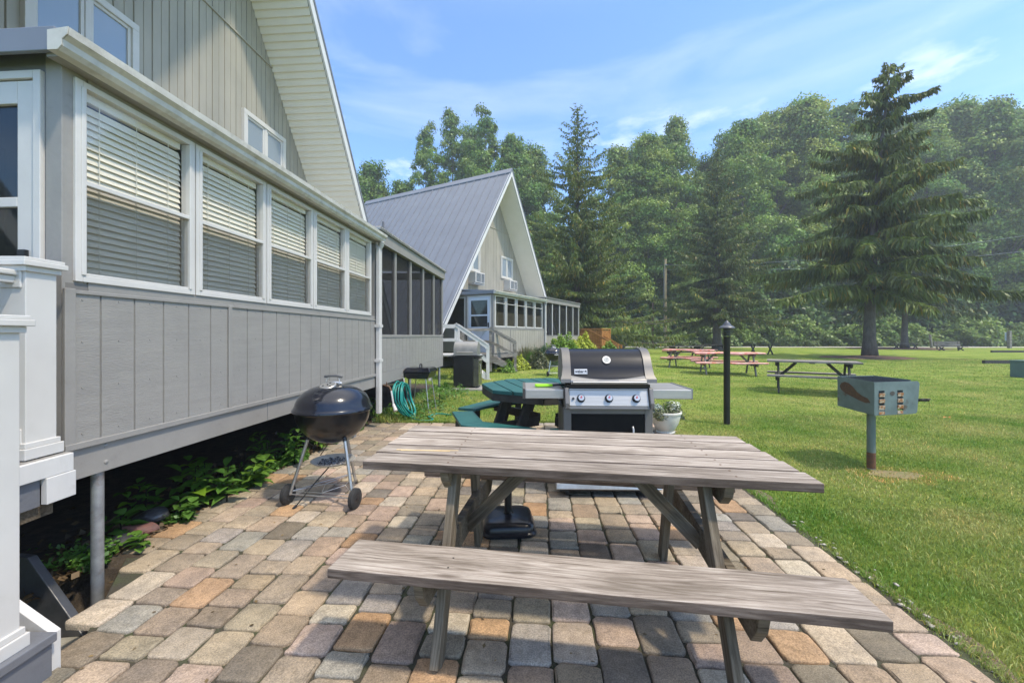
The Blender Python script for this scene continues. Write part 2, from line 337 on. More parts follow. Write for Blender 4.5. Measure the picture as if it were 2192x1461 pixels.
M['lime'] = pm('lime_plastic', (.35, .75, .02), (.32, .70, .02), 5, .4)
M['bamboo'] = pm('bamboo', (.80, .58, .30), (.70, .50, .25), 20, .6)
M['rubber'] = pm('black_tyre_rubber', (.018, .018, .018), (.03, .03, .03), 20, .75)
M['bark'] = pm('rough_bark', (.13, .11, .09), (.07, .058, .048), 9, .9, bump=1., bscale=12, stretch=(1, 1, .35))
M['bark2'] = pm('pale_bark', (.20, .18, .15), (.12, .105, .085), 6, .9, bump=.8, bscale=10, stretch=(1, 1, .3))
M['mulch'] = pm('bark_mulch', (.17, .10, .06), (.08, .048, .03), 30, .95, bump=1., bscale=70)
M['soil'] = pm('damp_soil', (.030, .022, .015), (.07, .052, .034), 14, .95, bump=1., bscale=60)
M['stone'] = pm('fieldstone', (.33, .31, .26), (.20, .19, .16), 9, .85, bump=.5, bscale=30)
M['dark_stone'] = pm('dark_slate', (.035, .037, .04), (.07, .07, .075), 5, .35, bump=.3, bscale=20)
M['chips'] = pm('pale_stone_chips', (.50, .48, .44), (.33, .31, .28), 30, .85)
M['ash'] = pm('charcoal_ash', (.32, .30, .29), (.04, .035, .035), 60, .95, lo=.42, hi=.55)
M['red'] = pm('red_enamel', (.6, .02, .02), None, rough=.4)
M['dial'] = pm('pale_dial', (.42, .41, .38), None, rough=.3)
M['pole'] = pm('utility_pole_timber', (.58, .45, .27), (.46, .35, .2), 6, .85, stretch=(1, 1, .1))
M['pole_dark'] = pm('brown_pole_timber', (.14, .08, .045), (.10, .06, .035), 6, .85)
M['green_box'] = pm('green_painted_steel', (.10, .155, .14), (.085, .13, .12), 4, .5, dirt=((.2, .2, .18), 8, .6, .8, .3))
M['car'] = pm('dark_car_paint', (.03, .035, .045), None, rough=.2, coat=.8)
M['gravel'] = pm('pale_gravel_road', (.36, .34, .30), (.46, .43, .38), 2, .95, bump=.3, bscale=8)
M['orange_leaf'] = pm('dry_orange_leaf', (.5, .2, .05), (.4, .15, .04), 20, .8)
HAZE = 0.0014
# ------------------------------------------------------------------ numpy meshes with a 'tone' attribute
def npmesh(name, V, F, tone, mats, parent=None, smooth=False, link=True):
    """V (n,3), F (m,k) all faces with k corners, tone (n,3)"""
    V = np.asarray(V, dtype=np.float32); F = np.asarray(F, dtype=np.int32); k = F.shape[1]
    me = bpy.data.meshes.new(name)
    me.vertices.add(len(V)); me.vertices.foreach_set('co', V.ravel())
    me.loops.add(F.size); me.loops.foreach_set('vertex_index', F.ravel())
    me.polygons.add(len(F)); me.polygons.foreach_set('loop_start', np.arange(0, F.size, k, dtype=np.int32))
    me.polygons.foreach_set('loop_total', np.full(len(F), k, dtype=np.int32))
    if smooth: me.polygons.foreach_set('use_smooth', np.ones(len(F), dtype=bool))
    me.update(calc_edges=True)
    if tone is not None:
        a = me.color_attributes.new('tone', 'FLOAT_COLOR', 'POINT')
        c = np.ones((len(V), 4), dtype=np.float32); c[:, :3] = tone
        a.data.foreach_set('color', c.ravel())
    for q in (mats if isinstance(mats, (list, tuple)) else [mats]): me.materials.append(q)
    if not link: return me
    o = bpy.data.objects.new(name, me); COL.objects.link(o)
    if parent is not None: o.parent = parent
    return o
def attr_mat(name, rough, speckle=None, bump=.4, bscale=120, spec=.3, moss=None):
    m = bpy.data.materials.new(name); t, b, l = nodes(m); N = t.nodes.new
    b.inputs['Roughness'].default_value = rough; b.inputs['Specular IOR Level'].default_value = spec
    at = N('ShaderNodeAttribute'); at.attribute_name = 'tone'; tcn = N('ShaderNodeTexCoord'); cur = at.outputs['Color']
    def mul(cur, scale, lo, hi, a, c, det=4):
        n = N('ShaderNodeTexNoise'); n.inputs['Scale'].default_value = scale; n.inputs['Detail'].default_value = det; n.inputs['Roughness'].default_value = .65
        r = N('ShaderNodeValToRGB'); r.color_ramp.elements[0].position = lo; r.color_ramp.elements[1].position = hi
        r.color_ramp.elements[0].color = col(a); r.color_ramp.elements[1].color = col(c)
        x = N('ShaderNodeMix'); x.data_type = 'RGBA'; x.blend_type = 'MULTIPLY'; x.inputs['Factor'].default_value = 1
        l(tcn.outputs['Object'], n.inputs['Vector']); l(n.outputs['Fac'], r.inputs['Fac']); l(cur, x.inputs['A']); l(r.outputs['Color'], x.inputs['B']); return x.outputs['Result']
    for s in speckle or []: cur = mul(cur, *s)
    l(cur, b.inputs['Base Color'])
    n = N('ShaderNodeTexNoise'); n.inputs['Scale'].default_value = bscale; n.inputs['Detail'].default_value = 5; n.inputs['Roughness'].default_value = .7
    bp = N('ShaderNodeBump'); bp.inputs['Strength'].default_value = bump; bp.inputs['Distance'].default_value = .006
    l(tcn.outputs['Object'], n.inputs['Vector']); l(n.outputs['Fac'], bp.inputs['Height']); l(bp.outputs[0], b.inputs['Normal'])
    return m
M['paver'] = attr_mat('tumbled_concrete_paver', .85, [(170, .36, .66, (.62, .62, .62), (1.22, 1.2, 1.16), 3), (5, .34, .66, (.72, .72, .74), (1.14, 1.1, 1.06), 5), (23, .30, .55, (.80, .79, .76), (1.04, 1.04, 1.04), 4)], bump=.65, bscale=150)

# ------------------------------------------------------------------ lawn sheet
def lawn_mat():
    m = bpy.data.materials.new('mown_lawn'); t, b, l = nodes(m); N = t.nodes.new
    b.inputs['Roughness'].default_value = .9; b.inputs['Specular IOR Level'].default_value = .1
    tcn = N('ShaderNodeTexCoord')
    def nz(scale, det, rough=.6, st=None):
        n = N('ShaderNodeTexNoise'); n.inputs['Scale'].default_value = scale; n.inputs['Detail'].default_value = det; n.inputs['Roughness'].default_value = rough
        if st:
            q = N('ShaderNodeMapping'); q.inputs['Scale'].default_value = st; l(tcn.outputs['Object'], q.inputs['Vector']); l(q.outputs[0], n.inputs['Vector'])
        else: l(tcn.outputs['Object'], n.inputs['Vector'])
        return n.outputs['Fac']
    def ramp(f, st):
        r = N('ShaderNodeValToRGB'); e = r.color_ramp.elements
        e[0].position, e[0].color = st[0][0], col(st[0][1]); e[1].position, e[1].color = st[-1][0], col(st[-1][1])
        for p, c in st[1:-1]: q = e.new(p); q.color = col(c)
        l(f, r.inputs['Fac']); return r.outputs['Color']
    def mulc(a, c):
        x = N('ShaderNodeMix'); x.data_type = 'RGBA'; x.blend_type = 'MULTIPLY'; x.inputs['Factor'].default_value = 1; l(a, x.inputs['A']); l(c, x.inputs['B']); return x.outputs['Result']
    base = ramp(nz(.55, 7, .62), [(.30, (.14, .21, .034)), (.46, (.20, .27, .05)), (.60, (.265, .31, .075)), (.74, (.34, .33, .12))])
    fine = ramp(nz(26, 6, .75), [(.28, (.45, .48, .40)), (.5, (1, 1, 1)), (.72, (1.5, 1.42, 1.2))])
    mid = ramp(nz(2.6, 5, .6), [(.3, (.78, .84, .76)), (.7, (1.14, 1.12, 1.06))])
    l(mulc(mulc(base, fine), mid), b.inputs['Base Color'])
    bp = N('ShaderNodeBump'); bp.inputs['Strength'].default_value = 1; bp.inputs['Distance'].default_value = .05
    l(nz(32, 6, .8), bp.inputs['Height']); l(bp.outputs[0], b.inputs['Normal'])
    return m
M['lawn'] = lawn_mat()
xs = np.concatenate([np.linspace(-160, -12, 12), np.linspace(-10, 20, 61), np.linspace(24, 160, 14)])
ys = np.concatenate([np.linspace(-30, -2, 5), np.linspace(0, 30, 61), np.linspace(34, 160, 18)])
gx, gy = np.meshgrid(xs, ys)
pit = ((gx <= -1.4) & (gx > -9) & (gy > -1.9) & (gy < 2.3)) * .58
gz = -.02 - pit + .17 * np.exp(-((gx - 1.2) ** 2 + (gy - 17.5) ** 2) / 18.0)
nx, ny = len(xs), len(ys)
idx = np.arange(nx * ny).reshape(ny, nx)
F = np.stack([idx[:-1, :-1], idx[:-1, 1:], idx[1:, 1:], idx[1:, :-1]], -1).reshape(-1, 4)
tag(npmesh('lawn', np.stack([gx, gy, gz], -1).reshape(-1, 3), F, None, M['lawn'], smooth=True), kind='structure')

# gravel road along the wood, soil bed beside the cottage, mulch rings
def sheet(name, pts, mat, z=0.0):
    mb = MB(); n = len(pts); c = (sum(p[0] for p in pts) / n, sum(p[1] for p in pts) / n)
    mb.v = [(p[0], p[1], z) for p in pts] + [(c[0], c[1], z + .001)]
    for k in range(n): mb.f.append((k, (k + 1) % n, n)); mb.m.append(0)
    return tag(mb.build(name, mat), kind='structure')
mb = MB()
rx = np.linspace(-40, 120, 60)
for i, x in enumerate(rx):
    y0 = 46.5 + .55 * math.sin(x * .09) + .3 * math.sin(x * .7); mb.v += [(x, y0, -.010), (x, y0 + 3.6 + .4 * math.sin(x * .5), -.010)]
for i in range(len(rx) - 1): mb.f.append((2 * i, 2 * i + 2, 2 * i + 3, 2 * i + 1)); mb.m.append(0)
tag(mb.build('gravel_road', M['gravel']), kind='structure')
SK = .0693
def patio_xy(u, v): return (u + SK * v, v)
def soil_dip(y): t_ = min(1, max(0, (2.5 - y) / .34)); return .27 * t_ * t_ * (3 - 2 * t_)
mb = MB(); lx = []
pts_r = [(-2.50 + SK * y + .05 * math.sin(y * 5) + .03 * math.sin(y * 13), y) for y in np.linspace(.6, 6.2, 90)] + [(-2.25 + SK * y + .12 * math.sin(y * 2.3), y) for y in np.linspace(6.3, 11.5, 24)]
for (x, y) in pts_r: mb.v += [(-7.5, y, -.009 - soil_dip(y)), (x if y > 2.55 else -1.55, y, -.009 - soil_dip(y))]
for i in range(len(pts_r) - 1): mb.f.append((2 * i, 2 * i + 1, 2 * i + 3, 2 * i + 2)); mb.m.append(0)
tag(mb.build('soil_bed', M['soil']), kind='structure')
def mulch(cx, cy, r):
    prof = []
    mb = MB(); n = 48; rings = [(1.0, -.015), (.93, .02), (.6, .07), (.2, .12)]
    for q, z in rings:
        for k in range(n):
            a = 2 * math.pi * k / n; rr = r * q * (1 + .06 * math.sin(3 * a + 1) + .04 * math.sin(7 * a) + .02 * math.sin(17 * a))
            mb.v.append((cx + rr * math.cos(a), cy + rr * .8 * math.sin(a), z + .01 * math.sin(9 * a + q * 20)))
    for i in range(3):
        for k in range(n): mb.f.append((i * n + k, i * n + (k + 1) % n, (i + 1) * n + (k + 1) % n, (i + 1) * n + k)); mb.m.append(0)
    mb.f.append(tuple(3 * n + k for k in range(n))); mb.m.append(0)
    return tag(mb.build('mulch_bed', M['mulch'], smooth='all'), kind='structure')
sheet('bare_ground', [(3.72 + .24 * math.cos(k * .3142) * (1 + .15 * math.sin(k * 2.1)), 3.99 + .12 * math.sin(k * .3142) * (1 + .2 * math.sin(k * 1.3))) for k in range(20)], pm('straw_and_dust', (.24, .17, .085), (.17, .17, .06), 25, .95, bump=.8, bscale=60), -.0145)
mulch(21.6, 25.0, 2.5); mulch(40.0, 42.5, 4.6)

# ------------------------------------------------------------------ patio: real pavers on a dark joint bed
rng = np.random.default_rng(5)
pal = [((.32, .268, .212), 5), ((.275, .24, .20), 6), ((.37, .325, .265), 5), ((.345, .285, .245), 4), ((.225, .205, .175), 4),
       ((.285, .282, .272), 5), ((.43, .39, .34), 4), ((.165, .155, .145), 2.2), ((.375, .26, .17), 3.0), ((.30, .27, .225), 5), ((.40, .33, .295), 2)]
pc = np.array([p[0] for p in pal]); pw = np.array([p[1] for p in pal], float); pw /= pw.sum()
PV = []; PF = []; PT = []; NP = 20
U0, U1, V0, V1 = -2.60, 1.76, .45, 6.27
cw = .1895; ncol = int((U1 - U0) / cw)
def outline(w, h):
    r = min(w, h) * .135; pts = []
    for (sx, sy, a0) in ((1, 1, 0), (-1, 1, 90), (-1, -1, 180), (1, -1, 270)):
        cx, cy = sx * (w / 2 - r), sy * (h / 2 - r)
        for k in range(4):
            a = R(a0 + k * 30); pts.append((cx + r * math.cos(a), cy + r * math.sin(a)))
        nxt = {(1, 1): (0, h / 2), (-1, 1): (-w / 2, 0), (-1, -1): (0, -h / 2), (1, -1): (w / 2, 0)}[(sx, sy)]
        pts.append(nxt)
    return np.array(pts)
for c in range(ncol):
    u = U0 + (c + .5) * cw; v = V0 - rng.random() * .2
    while v < V1:
        ln = rng.choice([.138, .19, .19, .245]); 
        if V1 - (v + ln) < .09: ln = V1 - v
        cxp, cyp = patio_xy(u + rng.normal(0, .0025), v + ln / 2)
        if 1.60 < cyp < 2.62 and cxp < -1.70 - (cyp - 1.58) * .66 - .03: v += ln; continue
        gap = .007 + rng.random() * .006
        O = outline(cw - gap, ln - gap); O = O + rng.normal(0, .0024, O.shape)
        a = -SK + rng.normal(0, .008); ca, sa = math.cos(a), math.sin(a); Rm = np.array([[ca, -sa], [sa, ca]])
        O = O @ Rm.T
        zt = rng.normal(0, .0016); tx, ty = rng.normal(0, .008, 2)
        base = len(PV) * 0 + (sum(len(q) for q in PV))
        def ring(s, z): 
            P = O * s; return np.column_stack([P[:, 0] + cxp, P[:, 1] + cyp, z + zt + P[:, 0] * tx + P[:, 1] * ty])
        PV.append(np.vstack([ring(.90, .002), ring(.97, -.0002), ring(1.0, -.006), ring(1.0, -.03)]))
        for q in range(3):
            for k in range(NP):
                k2 = (k + 1) % NP; PF.append((base + q * NP + k, base + q * NP + k2, base + (q + 1) * NP + k2, base + (q + 1) * NP + k))
        for k in range(NP // 2 - 1):      # cap as quads
            PF.append((base + k, base + k + 1, base + NP - 2 - k, base + NP - 1 - k))
        colr = pc[rng.choice(len(pc), p=pw)] * (1.06 + rng.normal(0, .10)) + rng.normal(0, .004, 3)
        PT.append(np.tile(np.clip(colr * [1.06, 1.0, .90], .03, .8), (4 * NP, 1)))
        v += ln
po = npmesh('patio', np.vstack(PV), np.array(PF), np.vstack(PT), M['paver'])
bm = bmesh.new(); bm.from_mesh(po.data); bmesh.ops.recalc_face_normals(bm, faces=bm.faces); bm.to_mesh(po.data); bm.free()
po.data.polygons.foreach_set('use_smooth', [True] * len(po.data.polygons))
tag(po, kind='structure')
M['joint'] = pm('mossy_joint_sand', (.055, .048, .034), (.055, .062, .028), 6, .95, bump=1, bscale=90, lo=.45, hi=.6)
sheet('joint_sand', [(-1.75, V0), (-1.75, 1.60), (-2.42, 2.62), patio_xy(U0 - .01, 2.66), patio_xy(U0 - .01, V1 + .02), patio_xy(U1 + .05, V1 + .02), patio_xy(U1 + .06, V0)], M['joint'], -.0125)

mb = MB(); cut = [(-1.75, .5), (-1.75, 1.60), (-2.0, 1.98), (-2.2, 2.28), (-2.42, 2.62)]
for (x, y) in cut: mb.v += [(x, y, -.0127), (x - .03, y, -.34)]
for i in range(len(cut) - 1): mb.f.append((2 * i, 2 * i + 2, 2 * i + 3, 2 * i + 1)); mb.m.append(0)
tag(mb.build('soil_bank', M['soil']), kind='structure')
mb = MB(); ev = np.linspace(.6, 6.3, 70)
for y in ev: mb.v += [(U1 - .02 + SK * y, y, -.0185), (U1 + .10 + SK * y + .05 * math.sin(y * 4.1) + .03 * math.sin(y * 11 + 1), y, -.0185)]
for i in range(len(ev) - 1): mb.f.append((2 * i, 2 * i + 1, 2 * i + 3, 2 * i + 2)); mb.m.append(0)
tag(mb.build('edge_soil', pm('sandy_edge_soil', (.20, .15, .10), (.11, .085, .055), 22, .95, bump=.8, bscale=90)), kind='structure')
# pale stone chips spilled along the patio's lawn edge
SV = []; SF = []; ST = []
def pebble(x, y, z, r, sq=.5):
    b = sum(len(q) for q in SV); P = np.array([[1, 0, 0], [.3, .95, 0], [-.8, .6, 0], [-.8, -.6, 0], [.3, -.95, 0], [0, 0, .8], [0, 0, -.8]]) * (1 + rng.normal(0, .18, (7, 1)))
    a = rng.random() * 6.28; ca, sa = math.cos(a), math.sin(a)
    P = P * [r, r * rng.uniform(.5, .9), r * sq]; P = P @ np.array([[ca, sa, 0], [-sa, ca, 0], [0, 0, 1]]); SV.append(P + [x, y, z])
    for k in range(5): SF.append((b + k, b + (k + 1) % 5, b + 5)); SF.append((b + (k + 1) % 5, b + k, b + 6))
    ST.append(np.tile(np.clip(np.array([.50, .45, .38]) * rng.uniform(.6, 1.15), 0, .8), (7, 1)))
for k in range(210):
    v = rng.uniform(1.2, 5.8); dens = .5 + .5 * math.sin(v * 3.1 + 1)
    if rng.random() > dens: continue
    x, y = patio_xy(U1 + .03 + abs(rng.normal(0, .045)), v); pebble(x, y, -.008 + rng.uniform(0, .008), rng.uniform(.007, .024), .32)
M['pebble'] = attr_mat('pale_stone', .85, [(60, .35, .65, (.7, .7, .7), (1.1, 1.1, 1.1), 3)], bump=.4, bscale=90)
tag(npmesh('stone_chips', np.vstack(SV), np.array(SF), np.vstack(ST), M['pebble']), 'pale stone chips scattered along the patio edge beside the lawn', 'gravel', kind='stuff')

# ------------------------------------------------------------------ grass blades (one object of ground cover)
def blades(n, xf, hmin, hmax, wd, seed, tonef=None):
    g = np.random.default_rng(seed); P = xf(n, g); n = len(P)
    h = g.uniform(hmin, hmax, n) ; a = g.uniform(0, 2 * np.pi, n); lean = g.uniform(.15, 1.1, n); la = g.uniform(0, 2 * np.pi, n)
    w = wd * g.uniform(.6, 1.3, n)
    z0 = -.022 + .17 * np.exp(-((P[:, 0] - 1.2) ** 2 + (P[:, 1] - 17.5) ** 2) / 18.0)
    dx, dy = np.cos(a) * w, np.sin(a) * w
    b0 = np.column_stack([P[:, 0] - dx, P[:, 1] - dy, z0]); b1 = np.column_stack([P[:, 0] + dx, P[:, 1] + dy, z0])
    mid = np.column_stack([P[:, 0] + np.cos(la) * lean * h * .35, P[:, 1] + np.sin(la) * lean * h * .35, z0 + h * .62])
    tip = np.column_stack([P[:, 0] + np.cos(la) * lean * h, P[:, 1] + np.sin(la) * lean * h, z0 + h * (1.05 - .35 * lean)])
    m0 = mid - np.column_stack([dx, dy, 0 * dx]) * .7; m1 = mid + np.column_stack([dx, dy, 0 * dx]) * .7
    V = np.stack([b0, b1, m1, m0, tip], 1).reshape(-1, 3)
    i = np.arange(n)[:, None] * 5
    F3 = np.concatenate([i + [0, 1, 2], i + [0, 2, 3], i + [3, 2, 4]], 0)
    t = g.uniform(.65, 1.3, (n, 1)) * np.ones((n, 3)); dry = g.random(n) < .10
    t[dry] *= np.array([2.0, 1.35, 1.5])
    dd = np.hypot((P[:, 0] - 3.74) * .75, (P[:, 1] - 3.98) * 1.5) < .36 + .08 * np.sin(P[:, 0] * 17)
    t[dd] *= np.array([1.7, 1.15, 1.4])
    return V, F3, np.repeat(t, 5, 0)
def off_patio(P, m=.02):
    u = P[:, 0] - SK * P[:, 1]
    inside = (u > U0 - 1.9) & (u < U1 + m + .05 * (1 + np.sin(P[:, 1] * 4.1)) * (np.sin(P[:, 0] * 913 + P[:, 1] * 771) > -.4)) & (P[:, 1] < V1 + m)
    bare = (np.hypot((P[:, 0] - 3.72) * .8, (P[:, 1] - 4.0) * 1.5) < .16) & (np.random.default_rng(len(P)).random(len(P)) < .6)
    under = (u < -2.48) & (P[:, 1] < 11.0)
    return P[~(inside | bare | under)]
def region(y0, y1, xl, xr):
    def f(n, g):
        y = np.sqrt(g.uniform(y0 ** 2, y1 ** 2, n)); lo = xl * y; hi = xr * y
        x = lo + (hi - lo) * g.random(n); return off_patio(np.column_stack([x, y]), g.normal(0, .02, n))
    return f
parts = [blades(60000, region(1.0, 3.2, .45, 1.75), .014, .040, .0020, 1), blades(110000, region(3.0, 7.0, .2, 1.6), .014, .038, .0028, 2),
         blades(26000, region(6.1, 9.5, -.55, .3), .02, .05, .0036, 3), blades(70000, region(7.0, 12.5, -.3, 1.45), .015, .038, .0045, 4),
         blades(60000, region(12.5, 24, -.25, 1.45), .02, .04, .009, 5)]
def edge(n, g):       # tufts creeping over the paver edge and by the wall
    v = g.uniform(1.0, 6.2, n); u = U1 + .03 + np.abs(g.normal(0, .035, n)); keep = np.sin(v * 4.3) + .6 * np.sin(v * 11) > -.7
    return np.column_stack([u + SK * v, v])[keep]
parts.append(blades(5000, edge, .02, .06, .0022, 9))
def backedge(n, g):
    u = g.uniform(U0 + .3, U1, n); v = V1 + .02 + np.abs(g.normal(0, .05, n)); return np.column_stack([u + SK * v, v])
parts.append(blades(6000, backedge, .03, .08, .003, 10))
def bedside(n, g):
    v = g.uniform(6.3, 11, n); u = -2.55 + np.abs(g.normal(0, .22, n)); return np.column_stack([u + SK * v, v])
parts.append(blades(9000, bedside, .05, .16, .004, 11))
V = np.vstack([p[0] for p in parts]); T = np.vstack([p[2] for p in parts]); off = 0; Fs = []
for p in parts: Fs.append(p[1] + off); off += len(p[0])
M['blade'] = leaf('grass_blade', (.13, .245, .028), (.37, .37, .115), scale=1.1, trans=.3)
tag(npmesh('grass', V, np.vstack(Fs), T, M['blade']), 'short mown green grass covering the lawn around the patio', 'grass', kind='stuff')
# ------------------------------------------------------------------ cottages
AP = 8.2; SL = 1.45; HW = 5.45; TH = .25; XB = -8.6; GX = -.96; PX = 1.24
def corrug(mb, pts, zb, zt):
    """vertical sheet following (y, x) profile, bottom/top functions of y"""
    b = len(mb.v)
    for (y, x) in pts: mb.v += [(x, y, zb(y)), (x, y, zt(y))]
    for i in range(len(pts) - 1): mb.f.append((b + 2 * i, b + 2 * i + 2, b + 2 * i + 3, b + 2 * i + 1)); mb.m.append(mb.cm)
def grooved(y0, y1, pitch, x, gw, gd, alt=False):
    pts = []; y = y0; k = 0
    while y < y1 - 1e-6:
        e = min(y + pitch, y1); g = gw; d = gd
        if alt and k % 2: g = gw * .6; d = gd * .45
        pts += [(y, x), (max(e - g, y), x)]
        if e < y1: pts += [(e - g * .8, x - d), (e - g * .2, x - d)]
        y = e; k += 1
    pts.append((y1, x)); return pts
def cottage(name, label, loc, rz, scale, second):
    root = thing(name, label, 'cottage', loc, rz, None, scale)
    top = lambda y: AP - TH - .02 - SL * abs(y)
    # gable wall with vertical siding
    mb = MB()
    yw = (AP - TH - .8) / SL
    corrug(mb, grooved(-yw + .02, yw - .02, .112, GX, .020, .016, True), lambda y: .77, lambda y: max(top(y), .78))
    gw = mb.build('gable_wall', M['gable'], root, fix=False)
    MB().span(GX - .01, GX + .022, -1.45, 1.45, 5.90, 5.925).build('trim_strip', M['gable'], gw)
    MB().span(GX - .25, GX - .15, -5.1, 5.1, -.05, .78).build('foundation_wall', M['conc'], root)
    mb = MB(); mb.prism([(-5.2, .2), (5.2, .2), (0, AP - .35)], 'x', XB + .15, XB + .25); mb.build('back_wall', M['gable'], root)
    # roof slopes
    for s in (-1, 1):
        mb = MB(); oy = lambda t: s * HW * t; oz = lambda t: AP - SL * HW * t
        mb.prism([(0, AP), (oy(1), oz(1)), (oy(1), oz(1) - TH), (0, AP - TH)], 'x', XB, -.035)
        x = -.035 - .19
        while x > XB + .1:       # standing seams
            b = len(mb.v); n = Vector((0, s * SL, 1)).normalized() * .028
            for (yy, zz) in ((0, AP), (oy(1), oz(1))):
                for dx in (-.012, .012):
                    mb.v += [(x + dx, yy, zz), (x + dx * .6, yy + n.y, zz + n.z)]
            mb.f += [(b, b + 1, b + 5, b + 4), (b + 1, b + 3, b + 7, b + 5), (b + 3, b + 2, b + 6, b + 7), (b + 4, b + 5, b + 7, b + 6)]; mb.m += [0] * 4
            x -= .385
        sl = mb.build('roof_slope', M['roof'], root)
        # boxed underside of the overhang: laps running across it
        mb = MB(); b = 0; n = int(HW * math.hypot(1, SL) / .105); nn = Vector((0, -s * SL, -1)).normalized()
        for k in range(n):
            t0, t1 = k / n, (k + 1) / n
            A = Vector((0, oy(t0), oz(t0) - TH)) + nn * .004; B_ = Vector((0, oy(t1), oz(t1) - TH)) + nn * .026
            C2 = Vector((0, oy(t1), oz(t1) - TH)) + nn * .004
            b = len(mb.v)
            for q in (A, B_, C2): mb.v += [(GX + .002, q.y, q.z), (-.04, q.y, q.z)]
            mb.f += [(b, b + 1, b + 3, b + 2), (b + 2, b + 3, b + 5, b + 4)]; mb.m += [0, 0]
        mb.build('soffit', M['soffit'], sl, fix=False)
        mb = MB(); mb.prism([(0, AP + .01), (oy(1), oz(1) + .01), (oy(1), oz(1) - TH - .03), (0, AP - TH - .03)], 'x', -.032, .0)
        mb.build('rake_board', M['fascia'], sl)
        mb = MB(); mb.prism([(0, AP + .03), (oy(1), oz(1) + .03), (oy(1), oz(1) - .05), (0, AP - .05)], 'x', .003, .014)
        mb.build('roof_edge', M['roof'], sl)
    mb = MB(); mb.prism([(-.16, AP - .16), (0, AP + .06), (.16, AP - .16), (.16, AP - .20), (0, AP + .02), (-.16, AP - .20)], 'x', XB - .02, .02)
    mb.build('ridge_cap', M['roof'], root)
    # upper windows
    for cy in (-1.5, 1.2):
        y0, y1, z0, z1 = cy - .52, cy + .52, 3.86, 4.84; f = .075
        mb = MB(); X0, X1 = GX - .02, GX + .05
        mb.span(X0, X1, y0, y1, z0, z0 + f); mb.span(X0, X1, y0, y1, z1 - f, z1); mb.span(X0, X1, y0, y0 + f, z0 + f, z1 - f); mb.span(X0, X1, y1 - f, y1, z0 + f, z1 - f)
        mb.span(X0, X1 - .012, cy - .025, cy + .025, z0 + f, z1 - f)
        for (a, c) in ((y0 + f, cy - .025), (cy + .025, y1 - f)):
            mb.span(X0, X1 - .022, a, a + .035, z0 + f, z1 - f); mb.span(X0, X1 - .022, c - .035, c, z0 + f, z1 - f)
            mb.span(X0, X1 - .022, a + .035, c - .035, z0 + f, z0 + f + .035); mb.span(X0, X1 - .022, a + .035, c - .035, z1 - f - .035, z1 - f)
        wd = mb.build('window', M['white'], root, bevel=.004)
        for (a, c) in ((y0 + f, cy - .025), (cy + .025, y1 - f)):
            MB().span(GX + .008, GX + .012, a + .03, c - .03, z0 + f + .03, z1 - f - .03).build('pane', M['glass_blue'], wd)
    if second:
        for cy in (-1.42, 1.28):
            mb = MB(); mb.span(GX, GX + .34, cy - .33, cy + .33, 3.38, 3.80)
            ac = mb.build('air_conditioner', M['white'], root, bevel=.015)
            mb = MB()
            for k in range(9): mb.span(GX + .345, GX + .352, cy - .28, cy + .03, 3.43 + k * .038, 3.445 + k * .038)
            for k in range(9): mb.span(GX + .345, GX + .352, cy + .07, cy + .28, 3.43 + k * .038, 3.445 + k * .038)
            mb.build('grille', M['dark_trim'], ac)
            MB().span(GX, GX + .30, cy - .36, cy + .36, 3.33, 3.36).build('bracket', M['whitewood'], ac)
    # vent pipe through the slope facing away from the far side
    mb = MB(); mb.tube([(-5.87, -1.45, AP - SL * 1.45 - .1), (-5.87, -1.45, AP - SL * 1.45 + .38)], .05, 12); mb.build('vent_pipe', M['dark_trim'], root)
    # ---- porch
    YA, YB, YC = -3.45, .45, 4.61; FL = .77
    fl = MB().span(GX, PX - .03, YA + .03, YC - .03, FL - .04, FL).build('porch_floor', M['inside'], root)
    MB().span(PX - .035, PX + .005, YA - .004, YC + .004, .585, FL - .002).build('floor_beam', M['grey_trim'], root, bevel=.003)
    MB().span(GX, PX - .036, YA - .002, YA + .035, .585, FL - .042).build('end_beam', M['grey_trim'], root)
    MB().span(GX, PX - .036, YC - .035, YC, .585, FL - .042).build('end_beam', M['grey_trim'], root)
    # porch roof
    mb = MB(); mb.prism([(GX + .01, 2.98), (PX + .06, 2.80), (PX + .06, 2.755), (GX + .01, 2.93)], 'y', YA - .06, YB + .02)
    rf = mb.build('porch_roof', M['roof'], root)
    mb = MB(); mb.prism([(GX + .01, 3.00), (PX + .08, 2.905), (PX + .08, 2.875), (GX + .01, 2.96)], 'y', YB + .02, YC + .07)
    n = 60
    for k in range(n):
        y = YB + .04 + k * (YC - YB) / n; mb.tube([(GX + .1, y, 2.985), (PX + .085, y, 2.905)], .018, 6)
    mb.build('porch_roof', M['alu'], root)
    MB().span(GX + .02, PX + .07, YA - .085, YA - .062, 2.70, 2.815).build('roof_edge_trim', M['roof'], root, bevel=.004)
    # K-style gutter over the closed part
    prof = [(PX + .062, 2.78), (PX + .062, 2.685), (PX + .115, 2.685), (PX + .135, 2.705), (PX + .138, 2.735), (PX + .165, 2.755), (PX + .17, 2.79), (PX + .158, 2.79), (PX + .150, 2.76), (PX + .125, 2.742), (PX + .122, 2.71), (PX + .108, 2.697), (PX + .074, 2.697), (PX + .074, 2.78)]
    mb = MB(); mb.prism(prof, 'y', YA - .10, YB + .06)
    g = mb.build('gutter', M['gutter'], root)
    for yy in (YA - .104, YB + .064): mb = MB(); mb.prism(prof[:7], 'y', yy - .002, yy + .002); mb.build('end_cap', M['gutter'], g)
    mb = MB(); mb.prism([(p[0] + .004 if p[0] > PX + .1 else p[0], p[1] - .003) for p in prof[:7]], 'y', -.75, -.72); mb.build('joint_strap', M['gutter'], g)
